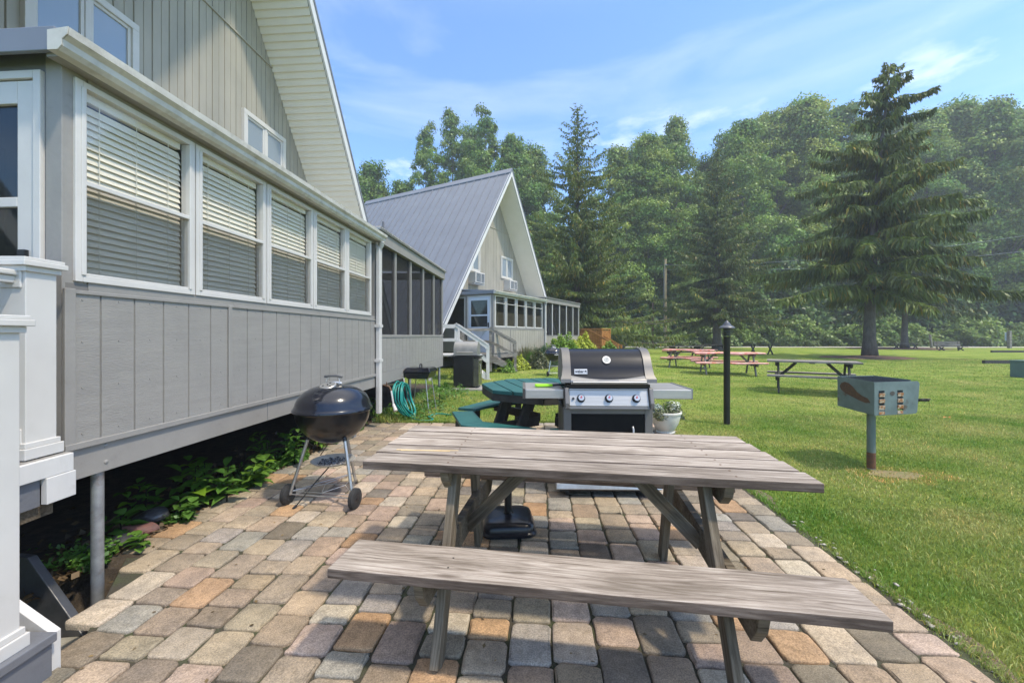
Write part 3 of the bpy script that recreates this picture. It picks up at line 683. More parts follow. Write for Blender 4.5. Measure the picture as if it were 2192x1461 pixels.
    mb = MB(); mb.prism([(PX + .0, 2.685), (PX + .06, 2.685), (PX + .06, 2.755), (PX + .0, 2.755)], 'y', YA - .06, YB + .02); mb.build('fascia_board', M['grey_trim'], root)
    # closed part: siding, rails and posts
    mb = MB(); corrug(mb, grooved(YA, YB, .187, PX + .006, .011, .009), lambda y: FL, lambda y: 1.56)
    pan = mb.build('porch_siding', M['grey_sid'] if not second else M['gable'], root, fix=False)
    mb = MB(); mb.span(PX + .008, PX + .022, YA, YA + .05, FL - .02, 1.57); mb.span(PX + .008, PX + .020, -2.36, -2.325, FL, 1.56); mb.span(PX + .008, PX + .026, YA, YB, FL - .025, FL + .008); mb.span(PX + .008, PX + .016, YA, YB, 1.545, 1.565)
    mb.build('batten', M['grey_trim'], pan, bevel=.003)
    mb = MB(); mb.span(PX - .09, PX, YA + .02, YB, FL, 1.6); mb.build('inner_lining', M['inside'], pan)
    mb = MB(); mb.span(PX - .09, PX - .001, YA + .004, YA + .12, FL, 2.755); mb.build('corner_post', M['grey_trim'], root, bevel=.003)
    mb = MB(); mb.span(PX - .09, PX + .004, YA + .122, YB, 1.562, 1.612); mb.span(PX - .09, PX + .004, YA + .122, YB, 2.655, 2.755); mb.build('rail', M['grey_trim'], root)
    for k in range(5):
        cy = -3.03 + k * .743; z0, z1 = 1.61, 2.66; hw = .366
        mb = MB(); X = PX
        f = .036; g_ = .048
        if second: hw = .345
        mb.span(X - .05, X + .014, cy - hw, cy - hw + f, z0, z1); mb.span(X - .05, X + .014, cy + hw - f, cy + hw, z0, z1)
        mb.span(X - .05, X + .014, cy - hw + f, cy + hw - f, z0, z0 + .034); mb.span(X - .05, X + .014, cy - hw + f, cy + hw - f, z1 - .032, z1)
        mb.span(X - .045, X + .020, cy - hw + f - .010, cy - hw + g_, z0 + .035, z1 - .033); mb.span(X - .045, X + .020, cy + hw - g_, cy + hw - f + .010, z0 + .035, z1 - .033)
        mb.span(X - .02, X + .018, cy - hw + g_, cy + hw - g_, *((2.118, 2.143) if not second else (2.40, 2.42)))
        mb.span(X - .02, X + .009, cy - hw + g_, cy + hw - g_, z0 + .034, z0 + .048)
        wd = mb.build('porch_window', M['white'], root, bevel=.003)
        MB().span(X - .012, X - .009, cy - .322, cy + .322, 2.13, 2.63).build('pane', M['glass'], wd)
        MB().span(X - .022, X - .019, cy - .322, cy + .322, 1.65, 2.14).build('pane', M['glass'], wd)
        MB().span(X + .002, X + .004, cy - .322, cy + .322, 1.655, 2.118).build('insect_screen', M['screen'], wd)
        if not second:
            mb = MB(); z = 1.685; q = Matrix.Rotation(R(62), 3, 'Y'); mb.span(X - .075, X - .035, cy - .30, cy + .30, 2.585, 2.63)
            i = 0
            while z < 2.58:
                mb.box((X - .055, cy + .002 * math.sin(i * 2.1 + k), z), (.046, .63, .002), Matrix.Rotation(R(70 + 3 * math.sin(i * 1.7 + k)), 3, 'Y')); z += .0375; i += 1
            mb.span(X - .068, X - .042, cy - .30, cy + .30, 1.662, 1.675)
            for dy in (-.21, 0, .21): mb.span(X - .036, X - .034, cy + dy - .002, cy + dy + .002, 1.67, 2.6)
            mb.build('blinds', M['blind'], wd)
        elif k in (0, 3):
            mb = MB(); z = 2.45
            while z < 2.6: mb.span(X - .09, X - .085, cy - .29, cy + .29, z, z + .03); z += .04
            mb.build('blinds', M['wood_far'], wd)
    # downspout at the joint
    mb = MB(); y = YB + .03; mb.span(PX + .02, PX + .085, y - .045, y + .045, .20, 2.62)
    ds = mb.build('downspout', M['white'], root, bevel=.012)
    mb = MB(); mb.tube([(PX + .115, y - .04, 2.69), (PX + .10, y - .02, 2.64), (PX + .052, y, 2.58)], .035, 10); mb.build('elbow', M['white'], ds, smooth=True)
    mb = MB()
    for z in (1.45, .95): mb.span(PX + .008, PX + .091, y - .06, y + .06, z, z + .04)
    mb.build('strap', M['white'], ds)
    mb = MB(); mb.span(PX - .09, PX + .01, YB + .0, YB + .09, FL, 2.87); mb.build('corner_board', M['grey_trim'], root)
    # screened part
    mb = MB(); corrug(mb, grooved(YB + .09, YC, .187, PX + .006, .011, .009), lambda y: FL, lambda y: 1.30)
    sp2 = mb.build('porch_siding', M['grey_sid'] if not second else M['gable'], root, fix=False)
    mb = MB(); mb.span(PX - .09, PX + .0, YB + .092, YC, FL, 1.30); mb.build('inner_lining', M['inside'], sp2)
    mb = MB(); mb.span(PX - .09, PX + .015, YB + .092, YC, 1.302, 1.345); mb.build('rail', M['grey_trim'], root, bevel=.003)
    mb = MB(); mb.span(PX - .09, PX + .05, YB + .092, YC + .02, 2.70, 2.87); mb.build('rail', M['grey_trim'], root, bevel=.003)
    ps = [YB + .09, 1.31, 2.11, 2.93, 3.76, YC - .05]
    for i, y in enumerate(ps):
        MB().span(PX - .06, PX + .010, y - (.0 if i == 0 else .028), y + .028, 1.347, 2.698).build('screen_post', M['grey_trim'] if not second else M['white'], root, bevel=.003)
        if i: MB().span(PX - .02, PX - .017, ps[i - 1] + .03, y - .03, 1.347, 2.698).build('screen_panel', M['screen_dark'], root)
    MB().span(GX + .03, PX - .06, YC - .03, YC - .027, FL, 2.70).build('screen_panel', M['screen_dark'], root)
    MB().span(GX, PX, YC - .05, YC + .0, 2.702, 2.87).build('end_rail', M['grey_trim'], root)
    # rake strut seen inside the screened porch and an inner partition
    mb = MB(); mb.beam((-.1, 4.3, .9), (-.1, 2.75, 2.9), .09, .14, (1, 0, 0)); mb.build('strut', M['fascia'], root)
    for (y0, y1) in ((1.5, 2.2), (2.8, 3.5)):
        mb = MB(); mb.span(GX + .02, GX + .05, y0 - .05, y1 + .05, 1.30, 2.35); w2 = mb.build('window', M['white'], root)
        MB().span(GX + .052, GX + .055, y0, y1, 1.36, 2.29).build('pane', M['glass_blue'], w2)
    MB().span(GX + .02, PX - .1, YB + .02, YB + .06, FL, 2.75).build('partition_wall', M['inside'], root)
    # end wall with the door
    d0, d1 = .24, 1.10; Y = YA
    mb = MB(); mb.span(GX, d0 - .09, Y + .01, Y + .09, FL, 1.55)
    mb.span(GX, PX - .092, Y + .01, Y + .09, 2.66, 2.755); mb.span(d1 + .04, PX - .092, Y + .01, Y + .09, FL, 2.66); mb.span(d0 - .13, d0 - .04, Y + .01, Y + .09, 1.56, 2.658)
    mb.build('end_wall', M['grey_trim'] if second else M['dark_trim'], root)
    mb = MB(); mb.span(GX + .05, d0 - .14, Y + .02, Y + .07, 1.56, 1.61); mb.span(GX + .05, d0 - .14, Y + .02, Y + .07, 2.60, 2.65); mb.span(d0 - .19, d0 - .14, Y + .02, Y + .07, 1.61, 2.6); mb.span(GX + .05, GX + .1, Y + .02, Y + .07, 1.61, 2.6)
    ew = mb.build('end_window', M['white'], root); MB().span(GX + .1, d0 - .19, Y + .04, Y + .043, 1.61, 2.6).build('pane', M['glass_dark'], ew)
    mb = MB(); mb.span(d0 - .04, d0, Y - .012, Y + .08, FL, 2.66); mb.span(d1, d1 + .04, Y - .012, Y + .08, FL, 2.66); mb.span(d0, d1, Y - .012, Y + .08, 2.62, 2.66)
    mb.build('door_frame', M['white'], root, bevel=.003)
    mb = MB(); dz = [FL + .01, 1.62, 1.98, 2.03, 2.50, 2.615]
    mb.span(d0 + .004, d0 + .10, Y, Y + .04, dz[0], dz[5]); mb.span(d1 - .10, d1 - .004, Y, Y + .04, dz[0], dz[5])
    mb.span(d0 + .10, d1 - .10, Y, Y + .04, dz[0], dz[1]); mb.span(d0 + .10, d1 - .10, Y, Y + .04, dz[2], dz[3]); mb.span(d0 + .10, d1 - .10, Y, Y + .04, dz[4], dz[5])
    m2 = (d0 + d1) / 2
    for (a, c) in ((0, 1), (1, 0)): mb.beam((m2 - .28, Y - .006, .9 + a * .6), (m2 + .28, Y - .006, .9 + c * .6), .012, .04, (0, 1, 0))
    dr = mb.build('door', M['door'] if second else M['white'], root, bevel=.004)
    for (a, c) in ((dz[1], dz[2]), (dz[3], dz[4])): MB().span(d0 + .10, d1 - .10, Y + .018, Y + .022, a, c).build('pane', M['glass_dark'], dr)
    mb = MB(); mb.span(d1 - .075, d1 - .035, Y - .02, Y - .001, 1.60, 1.76); mb.tube([(d1 - .055, Y - .02, 1.70), (d1 - .055, Y - .06, 1.70), (d1 - .13, Y - .065, 1.70)], .011, 8); mb.build('handle', M['black_metal'], dr)
    for yb in (YA + .21, YA + 2.65, YA + 5.1, YA + 7.6):      # carriage bolt heads in pairs on the beam
        for zb in (.635, .725): MB().lathe([(.013, 0), (.012, .003), (.007, .006), (0, .007)], seg=10).build('bolt', M['grey_trim'], root, smooth=True, loc=(PX + .004, yb, zb), rot=(0, R(90), 0))
    mb = MB(); mb.span(PX + .003, PX + .0062, YA + 1.55, YA + 1.556, .59, .764); mb.build('beam_seam', M['dark_trim'], root)
    mb = MB()
    yy = YA + .09
    while yy < YB - .03:
        for zz in (.82, 1.06, 1.30, 1.52): mb.box((PX + .007, yy, zz + .004 * math.sin(yy * 40 + zz)), (.004, .006, .006))
        yy += .187
    nl = mb.build('nail_heads', M['grey_trim'], root); nl['kind'] = 'stuff'
    # posts that carry the floor
    for (x, y) in ((PX - .035, YA + .20), (PX - .05, -.1), (PX - .05, 2.2), (PX - .05, 4.45), (0, YA + .2), (0, 1.5)):
        MB().tube([(x, y, -.33), (x, y, .60)], .028, 14).build('support_post', M['galv'], root, smooth=True)
    return root
c1 = cottage('cottage', 'large grey cottage on the left with blinds in its row of porch windows', (-3.257, 5.586, 0), R(-3.97), 1.0, False)
c2 = cottage('cottage', 'A-frame cottage with a slate blue metal roof beyond the patio', (0.0, 19.04, -.16), R(-29.2), 1.12, True)

# ------------------------------------------------------------------ white deck and steps at the near cottage
dk = thing('entry_deck', 'white railed entry deck and steps against the near cottage', 'deck', (-2.10, 1.95, 0), 0)
def post(mb, x, y, z0, z1, w=.127):
    mb.span(x - w / 2, x + w / 2, y - w / 2, y + w / 2, z0, z1)
    for (e, a, c) in ((.018, 0, .05), (.010, .05, .075)): mb.span(x - w / 2 - e, x + w / 2 + e, y - w / 2 - e, y + w / 2 + e, z0 + a, z0 + c)
    for (e, a, c) in ((.012, -.045, -.02), (.028, -.02, .004), (.020, .004, .02)): mb.span(x - w / 2 - e, x + w / 2 + e, y - w / 2 - e, y + w / 2 + e, z1 + a, z1 + c)
mb = MB(); post(mb, -.155, -.035, .77, 1.665); mb.build('post', M['white'], dk, bevel=.003)
mb = MB(); post(mb, .207, -.485, .17, 1.385); mb.build('post', M['white'], dk, bevel=.003)
mb = MB(); post(mb, -.62, -.36, .77, 1.665); mb.build('post', M['white'], dk, bevel=.003)
mb = MB(); mb.span(-.18, -.13, -.33, -.10, 1.565, 1.60); mb.span(-.195, -.115, -.33, -.10, 1.60, 1.625); mb.build('handrail', M['white'], dk, bevel=.006)
mb = MB(); mb.beam((-.56, -.40, 1.62), (.15, -.49, 1.33), .075, .05); mb.build('handrail', M['white'], dk, bevel=.006)
mb = MB(); mb.beam((-.56, -.40, 1.02), (.15, -.49, .50), .05, .05); mb.span(-.18, -.13, -.33, -.10, .85, .89); mb.build('bottom_rail', M['white'], dk, bevel=.004)
mb = MB(); mb.span(-.205, -.105, -.107, -.098, 1.545, 1.64); mb.span(-.205, -.105, -.107, -.098, .83, .91); mb.build('rail_bracket', M['white'], dk, bevel=.004)
for y in (-.17, -.27): MB().span(-.17, -.14, y - .016, y + .016, .89, 1.565).build('baluster', M['white'], dk)
for t in (.2, .4, .6, .8):
    x = -.56 + .62 * t; MB().span(x - .016, x + .016, -.46 + .06 * (1 - t), -.43 + .06 * (1 - t), 1.0 - .54 * t, 1.6 - .32 * t).build('baluster', M['white'], dk)
mb = MB()
for k in range(10): mb.span(-1.5, -.035, -.33 + k * .0385 - .0, -.33 + k * .0385 + .035, .735, .765)
for k in range(12): mb.span(-1.5, -.60, -1.4 + k * .0885, -1.4 + k * .0885 + .083, .735, .765)
mb.build('deck_board', M['grey_trim'], dk)
mb = MB(); mb.span(-.033, -.010, -.33, .03, .685, .768); mb.build('trim_board', M['whitewood'], dk, bevel=.003)
mb = MB(); mb.span(-.033, -.004, -.09, .035, .565, .684); mb.build('trim_block', M['whitewood'], dk, bevel=.003)
mb = MB(); mb.span(-.055, -.034, -.33, -.092, .56, .684); mb.tube([(-.03, -.17, .625), (-.036, -.17, .625)], .008, 8); mb.build('rim_board', M['dark_trim'], dk)
mb = MB(); mb.span(-.08, -.056, -.33, -.02, .50, .558); mb.build('ledger_board', M['wood_old'], dk)
for i, (x0, z) in enumerate(((.03, .17), (-.24, .37), (-.51, .57))):
    mb = MB(); mb.span(x0, x0 + .285, -1.35, -.335, z - .035, z); mb.span(x0 + .02, x0 + .05 + .22, -1.34, -.34, z - .2 if i else .0, z - .036)
    mb.build('tread', M['dark_trim'], dk, bevel=.004)
mb = MB(); mb.prism([(-.62, .60), (-.62, .78), (.11, .27), (.28, .15), (.28, -.01), (.19, -.01)], 'y', -.325, -.29); mb.build('stringer', M['whitewood'], dk, bevel=.003)
mb = MB(); mb.prism([(-.62, .60), (-.62, .78), (.11, .27), (.28, .15), (.28, -.01), (.19, -.01)], 'y', -1.39, -1.355); mb.build('stringer', M['whitewood'], dk, bevel=.003)
mb = MB(); mb.span(-1.4, -1.3, -.3, -.2, -.05, .73); mb.build('deck_leg', M['wood_old'], dk)
# ------------------------------------------------------------------ picnic tables
def picnic(name, label, loc, rz, L_=1.94, wd=.775, mat=None, dark=None, lx=(-.52, .61), nb=5, bench_y=.58, shear=0., bshift=0., group=None, foot=(.58, .42), bevel=.004, cross=True, t=.038, scale=1, single=1, edge=None):
    mat = mat or M['wood']; dark = dark or M['wood_old']
    r = thing(name, label, 'picnic table', loc, rz, group, scale)
    bw = wd / nb
    for i in range(nb):
        y = -wd / 2 + (i + .5) * bw; sx = -shear * y
        plank('table_board', (-L_ / 2 + sx + random.uniform(-.003, .003), y, .75 - t / 2 + random.uniform(-.001, .001)), (L_ / 2 + sx + random.uniform(-.003, .003), y, .75 - t / 2), bw - .014, t, mat, r, bevel=bevel, edge=edge)
    for s in (-1, 1):
        y = s * bench_y; sh = bshift if s < 0 else 0
        if single == 1: plank('bench_board', (-L_ / 2 + sh, y, .43 - t / 2), (L_ / 2 + sh, y, .43 - t / 2 + .002), .235, t, mat, r, bevel=bevel, edge=edge)
        else:
            for k in (-1, 1): plank('bench_board', (-L_ / 2 + sh, y + k * .062, .43 - t / 2), (L_ / 2 + sh, y + k * .062, .43 - t / 2), .118, t, mat, r, bevel=bevel)
    for x, q in ((lx[0], 1), (lx[1], -1)):
        for s in (-1, 1):
            f = foot[0] if s < 0 else foot[1]
            plank('leg', (x - shear * .9 * (s * .22 + .58), s * .22, .708), (x - shear * .9 * (s * f + .58), s * f, 0.0), .088, .038, dark, r, up=(1, 0, 0), bevel=bevel)
        # bench carrier and table cleat, chamfered ends
        for (z, h, hw, off, nm) in ((.327 if edge else .346, .128 if edge else .09, bench_y + .10, -q * .042, 'bench_support'), (.664, .094, wd / 2 - .02, -q * .042, 'cleat')):
            poly = [(-hw, z + h / 2), (hw, z + h / 2), (hw - .02, z), (hw - .07, z - h / 2), (-hw + .07, z - h / 2), (-hw + .02, z)]
            mb = MB(); mb.prism(poly, 'x', x + off - .019, x + off + .019); mb.build(nm, dark, r, bevel=.003)
        if cross:
            plank('brace', (x - q * .03, .0, .30), (x + q * .36, .0, .70), .065, .036, dark, r, up=(0, 1, 0), bevel=.002)
    MB().span(-.05, .05, -wd / 2 + .12, wd / 2 - .12, .690, .711).build('cleat', dark, r)
    return r
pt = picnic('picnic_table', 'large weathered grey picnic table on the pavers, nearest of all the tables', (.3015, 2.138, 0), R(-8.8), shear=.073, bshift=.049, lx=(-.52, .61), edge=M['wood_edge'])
# bolts and nail heads
mb = MB()
for x in (-.52, .61):
    for y in (-.62, -.55): cyl(mb, (x + .06, y, .4302), (x + .06, y, .4312), .004, 8)
mb.build('nail', M['black_metal'], pt)
for x in (-.57, .66):
    for i in range(5):
        y = -.31 + i * .155
        for dy in (-.035, .04): MB().lathe([(.0055, 0), (.005, .0012), (0, .0014)], seg=8).build('screw', M['pole_dark'], pt, loc=(x - .073 * y + .004 * math.sin(i * 3), y + dy, .7502))
# the two skewers left on the top
for (a, b_, lab) in (((-.585, 2.085), (-.31, 2.055), 'bamboo skewer crossing behind the other on the left end of the weathered table'), ((-.56, 2.075), (-.27, 2.068), 'bamboo skewer crossing in front, reaching farther right on the weathered table')):
    mb = MB(); mb.tube([(a[0], a[1], .7525), (b_[0], b_[1], .7525)], [.0028, .0016], 6)
    sk = mb.build('skewer', M['bamboo'])
    tag(sk, lab, 'skewer', 'two crossed bamboo skewers on the near table')

# lawn tables
def lawn_table(label, px, Y, rz, L_, mat, dark, **k):
    return picnic('picnic_table', label, (W(px, Y), Y, ground(W(px, Y), Y) - .015), rz, L_=L_, mat=mat, dark=dark, bevel=.003, foot=(.60, .60), group='picnic tables set out on the lawn', **k)
lawn_table('bare silver-grey wooden table on the lawn behind the pedestal grill', 1737, 9.75, R(-32), 1.78, M['wood_far'], M['wood_dark'], lx=(-.66, .66))
lawn_table('picnic table under a pink cloth standing behind the black path light', 1556, 14.3, R(-16), 2.15, M['wood_far'], M['wood_far'], lx=(-.75, .75))
lawn_table('picnic table under a pink cloth farther left, behind the black-lidded gas grill', 1476, 17.0, R(-35), 1.95, M['wood_far'], M['wood_far'], lx=(-.66, .66))
lawn_table('dark picnic table without a cloth behind the left pink-covered table', 1466, 23.5, R(4), 2.1, M['wood_dark'], M['wood_dark'], lx=(-.7, .7))
lawn_table('dark picnic table without a cloth partly behind the black path light', 1520, 27.5, R(2), 2.0, M['wood_dark'], M['wood_dark'], lx=(-.7, .7))
def cloth(label, px, Y, rz, L_):
    """stretched vinyl covers on the top and both benches, with a short uneven drop"""
    r = thing('tablecloth', label, 'tablecloth', (W(px, Y), Y, ground(W(px, Y), Y) - .015), rz, 'pink floral vinyl covers on the lawn tables')
    g = np.random.default_rng(int(px))
    for (nm, y, wd, z, dr) in (('table_cover', 0, .80, .756, .055), ('bench_cover', -.58, .25, .436, .045), ('bench_cover', .58, .25, .436, .045)):
        n = 40; xs_ = np.linspace(-L_ / 2 - .02, L_ / 2 + .02, n); mb = MB(); prof = [(-1, -1), (-1, 0), (-.5, 0), (0, 0), (.5, 0), (1, 0), (1, -1)]
        for i, x in enumerate(xs_):
            for j, (a, b_) in enumerate(prof):
                wav = .012 * math.sin(x * 9 + j) + .006 * math.sin(x * 23 + 2 * j)
                sag = -.006 + .006 * math.cos(x * 2.5 * math.pi + j)
                yy = y + a * (wd / 2 + .004) + (wav * a if b_ else 0)
                zz = z + (b_ * (dr + .02 * math.sin(x * 5.3 + j)) if b_ else abs(sag) * (0 if abs(a) == 1 else 1) )
                mb.v.append((x, yy, zz))
        m_ = len(prof)
        for i in range(n - 1):
            for j in range(m_ - 1): mb.f.append((i * m_ + j, i * m_ + j + 1, (i + 1) * m_ + j + 1, (i + 1) * m_ + j)); mb.m.append(0)
        o = mb.build(nm, M['cloth'], r, smooth='all'); s = o.modifiers.new('solid', 'SOLIDIFY'); s.thickness = .002
    return r
def cloth_mat():
    m = bpy.data.materials.new('pink_floral_vinyl'); t, b, l = nodes(m); N = t.nodes.new
    b.inputs['Roughness'].default_value = .35
    tcn = N('ShaderNodeTexCoord'); n = N('ShaderNodeTexNoise'); n.inputs['Scale'].default_value = 4.5; n.inputs['Detail'].default_value = 3; l(tcn.outputs['Object'], n.inputs['Vector'])
    r = N('ShaderNodeValToRGB'); e = r.color_ramp.elements; e[0].position = .40; e[0].color = (.62, .30, .26, 1); e[1].position = .74; e[1].color = (.70, .45, .10, 1)
    q = e.new(.53); q.color = (.74, .42, .36, 1); q = e.new(.62); q.color = (.70, .18, .14, 1)
    l(n.outputs['Fac'], r.inputs['Fac']); l(r.outputs['Color'], b.inputs['Base Color']); return m
M['cloth'] = cloth_mat()
cloth('pink floral cover over the table and benches behind the path light', 1556, 14.3, R(-16), 2.15)
cloth('pink floral cover over the farther left table and its benches', 1476, 17.0, R(-35), 1.95)

def xleg_table(name, label, cat, loc, rz, L_, wd, h, back=False, mat=None, group=None):
    mat = mat or M['wood_far']; r = thing(name, label, cat, loc, rz, group)
    n = max(3, int(wd / .14))
    for i in range(n):
        y = -wd / 2 + (i + .5) * wd / n; plank('table_board' if not back else 'seat_board', (-L_ / 2, y, h - .02), (L_ / 2, y, h - .02), wd / n - .008, .04, mat, r)
    for x in (-L_ * .36, L_ * .36):
        for s in (-1, 1): plank('leg', (x + s * .02 - L_ * .10, s * .02, h - .045), (x + s * .02 + L_ * .10, s * .02, 0), .09, .04, M['wood_dark'], r, up=(0, 1, 0)); 
        for s in (-1,): plank('leg', (x + L_ * .10, .06, h - .045), (x - L_ * .10, .06, 0), .09, .04, M['wood_dark'], r, up=(0, 1, 0))
    if back:
        for i in range(3): plank('back_board', (-L_ / 2, wd / 2 + .04 + i * .03, h + .12 + i * .14), (L_ / 2, wd / 2 + .04 + i * .03, h + .12 + i * .14), .12, .03, mat, r, up=(0, 1, .2))
        for x in (-L_ * .4, L_ * .4): plank('back_post', (x, wd / 2 + .02, .1), (x, wd / 2 + .12, h + .45), .09, .05, M['wood_dark'], r, up=(1, 0, 0))
    return r
xleg_table('cross_leg_table', 'small dark cross-legged table on the far lawn, left of the big spruce', 'table', (W(1631, 29), 29, -.015), R(3), 1.75, .7, .75, mat=M['wood_dark'])
xleg_table('cross_leg_bench', 'low cross-legged bench table beneath the smaller spruce', 'bench', (W(1940, 40), 40, .02), R(-4), 2.4, .55, .56)
pb = xleg_table('park_bench', 'pale slatted park bench with a backrest on the far right lawn', 'bench', (W(2037, 37), 37, -.015), R(6), 2.7, .55, .36, back=True)

# ------------------------------------------------------------------ octagonal green table
ot = thing('octagon_table', 'dark green octagonal picnic table with wraparound benches behind the gas grill', 'picnic table', (.42, 4.87, 0), 0)
A0 = R(172.4); Rr = .80
def opt(r, k, z=0): a = A0 + R(45) * k; return (r * math.cos(a), r * math.sin(a))
# top cut into boards running one way
def clip_poly(poly, axis, lo, hi):
    def half(P, f):
        out = []
        for i in range(len(P)):
            a, b_ = P[i], P[(i + 1) % len(P)]; fa, fb = f(a), f(b_)
            if fa >= 0: out.append(a)
            if fa * fb < 0: t_ = fa / (fa - fb); out.append((a[0] + (b_[0] - a[0]) * t_, a[1] + (b_[1] - a[1]) * t_))
        return out
    u = (math.cos(axis), math.sin(axis)); d = lambda p: p[0] * u[0] + p[1] * u[1]
    return half(half(poly, lambda p: d(p) - lo), lambda p: hi - d(p))
octo = [opt(Rr, k) for k in range(8)]
bx = A0 + R(22.5) ; nb = 8; w_ = 2 * Rr * math.cos(R(22.5)) / nb
for i in range(nb):
    lo = -nb * w_ / 2 + i * w_; P = clip_poly(octo, bx, lo + .008, lo + w_ - .008)
    if len(P) > 2: mb = MB(); mb.prism(P, 'z', .712, .75); mb.build('table_board', M['teal'], ot, bevel=.004)
mb = MB()
for k in range(8):
    a, b_ = opt(Rr - .03, k), opt(Rr - .03, k + 1); mb.beam((a[0], a[1], .672), (b_[0], b_[1], .672), .035, .075)
mb.build('apron', M['char'], ot)
for b0 in (0, 2, 4, 6):
    P = []
    ks = [b0 + .07, b0 + 1, b0 + 1.93]
    pin = [opt(.91, k) for k in ks]; pout = [opt(1.17, k) for k in (b0 + .11, b0 + 1, b0 + 1.89)]
    def lerp(a, b_, t_): return (a[0] + (b_[0] - a[0]) * t_, a[1] + (b_[1] - a[1]) * t_)
    i0 = lerp(opt(.91, b0), opt(.91, b0 + 1), .10); i1 = opt(.91, b0 + 1); i2 = lerp(opt(.91, b0 + 1), opt(.91, b0 + 2), .90)
    o0 = lerp(opt(1.18, b0), opt(1.18, b0 + 1), .16); o1 = opt(1.18, b0 + 1); o2 = lerp(opt(1.18, b0 + 1), opt(1.18, b0 + 2), .84)
    for (q, nm) in (((i0, i1, o1, o0), 0), ((i1, i2, o2, o1), 0)):
        mb = MB(); mb.prism(list(q), 'z', .395, .43); mb.build('bench_board', M['teal'], ot, bevel=.006)
for k in range(4):
    a = A0 + R(45 + 90 * k); c, s_ = math.cos(a), math.sin(a); sd = (-s_, c)
    for e in (-.2, .2):
        plank('leg', (c * .42 + sd[0] * e, s_ * .42 + sd[1] * e, .70), (c * .72 + sd[0] * e, s_ * .72 + sd[1] * e, 0), .10, .045, M['char'], ot, up=(sd[0], sd[1], 0))
    mb = MB(); mb.beam((c * .15, s_ * .15, .34), (c * 1.08, s_ * 1.08, .34), .045, .10); mb.beam((c * .98 - sd[0] * .42, s_ * .98 - sd[1] * .42, .375), (c * .98 + sd[0] * .42, s_ * .98 + sd[1] * .42, .375), .04, .04)
    mb.build('bench_support', M['char'], ot)
    for e in (-.35, .35): MB().beam((c * 1.0 + sd[0] * e, s_ * 1.0 + sd[1] * e, .36), (c * 1.02 + sd[0] * e, s_ * 1.02 + sd[1] * e, 0), .08, .04).build('bench_leg', M['char'], ot)

# ------------------------------------------------------------------ umbrella stand
us = thing('umbrella_base', 'black square umbrella base with short pole under the weathered table', 'umbrella stand', (-.027, 2.86, 0), R(4))
def rsq(r, rad, n=6):
    pts = []
    for (sx, sy, a0) in ((1, 1, 0), (-1, 1, 90), (-1, -1, 180), (1, -1, 270)):
        for k in range(n + 1): a = R(a0 + 90 * k / n); pts.append((sx * (r - rad) + rad * math.cos(a), sy * (r - rad) + rad * math.sin(a)))
    return pts
mb = MB(); lev = [(.160, .06, 0), (.180, .07, .006), (.185, .07, .022), (.178, .07, .030), (.174, .068, .034), (.172, .066, .060), (.160, .06, .082), (.135, .055, .094), (.04, .035, .102)]
n = 28
for (r_, rd, z) in lev: mb.v += [(x, y, z) for (x, y) in rsq(r_, rd)]
for i in range(len(lev) - 1):
    for k in range(n): mb.f.append((i * n + k, i * n + (k + 1) % n, (i + 1) * n + (k + 1) % n, (i + 1) * n + k)); mb.m.append(0)
mb.f += [tuple(range(n))[::-1], tuple((len(lev) - 1) * n + k for k in range(n))]; mb.m += [0, 0]
mb.build('base', M['black_gloss'] if 'black_gloss' in M else pm('moulded_black_base', (.012, .012, .016), (.02, .02, .024), 6, .28), us, smooth=True)
mb = MB(); mb.lathe([(.036, .095), (.036, .104), (.030, .110), (.026, .112), (.0255, .42), (.022, .425)], seg=20, capt=True); mb.tube([(0, 0, .425), (0, 0, .52)], .019, 14)
mb.build('pole', M['black_metal'], us, smooth=True)
mb = MB(); mb.tube([(0, -.024, .36), (0, -.045, .36)], .006, 8); mb.tube([(0, -.045, .36), (0, -.052, .36)], .014, 10); mb.build('knob', M['black_plastic'], us)

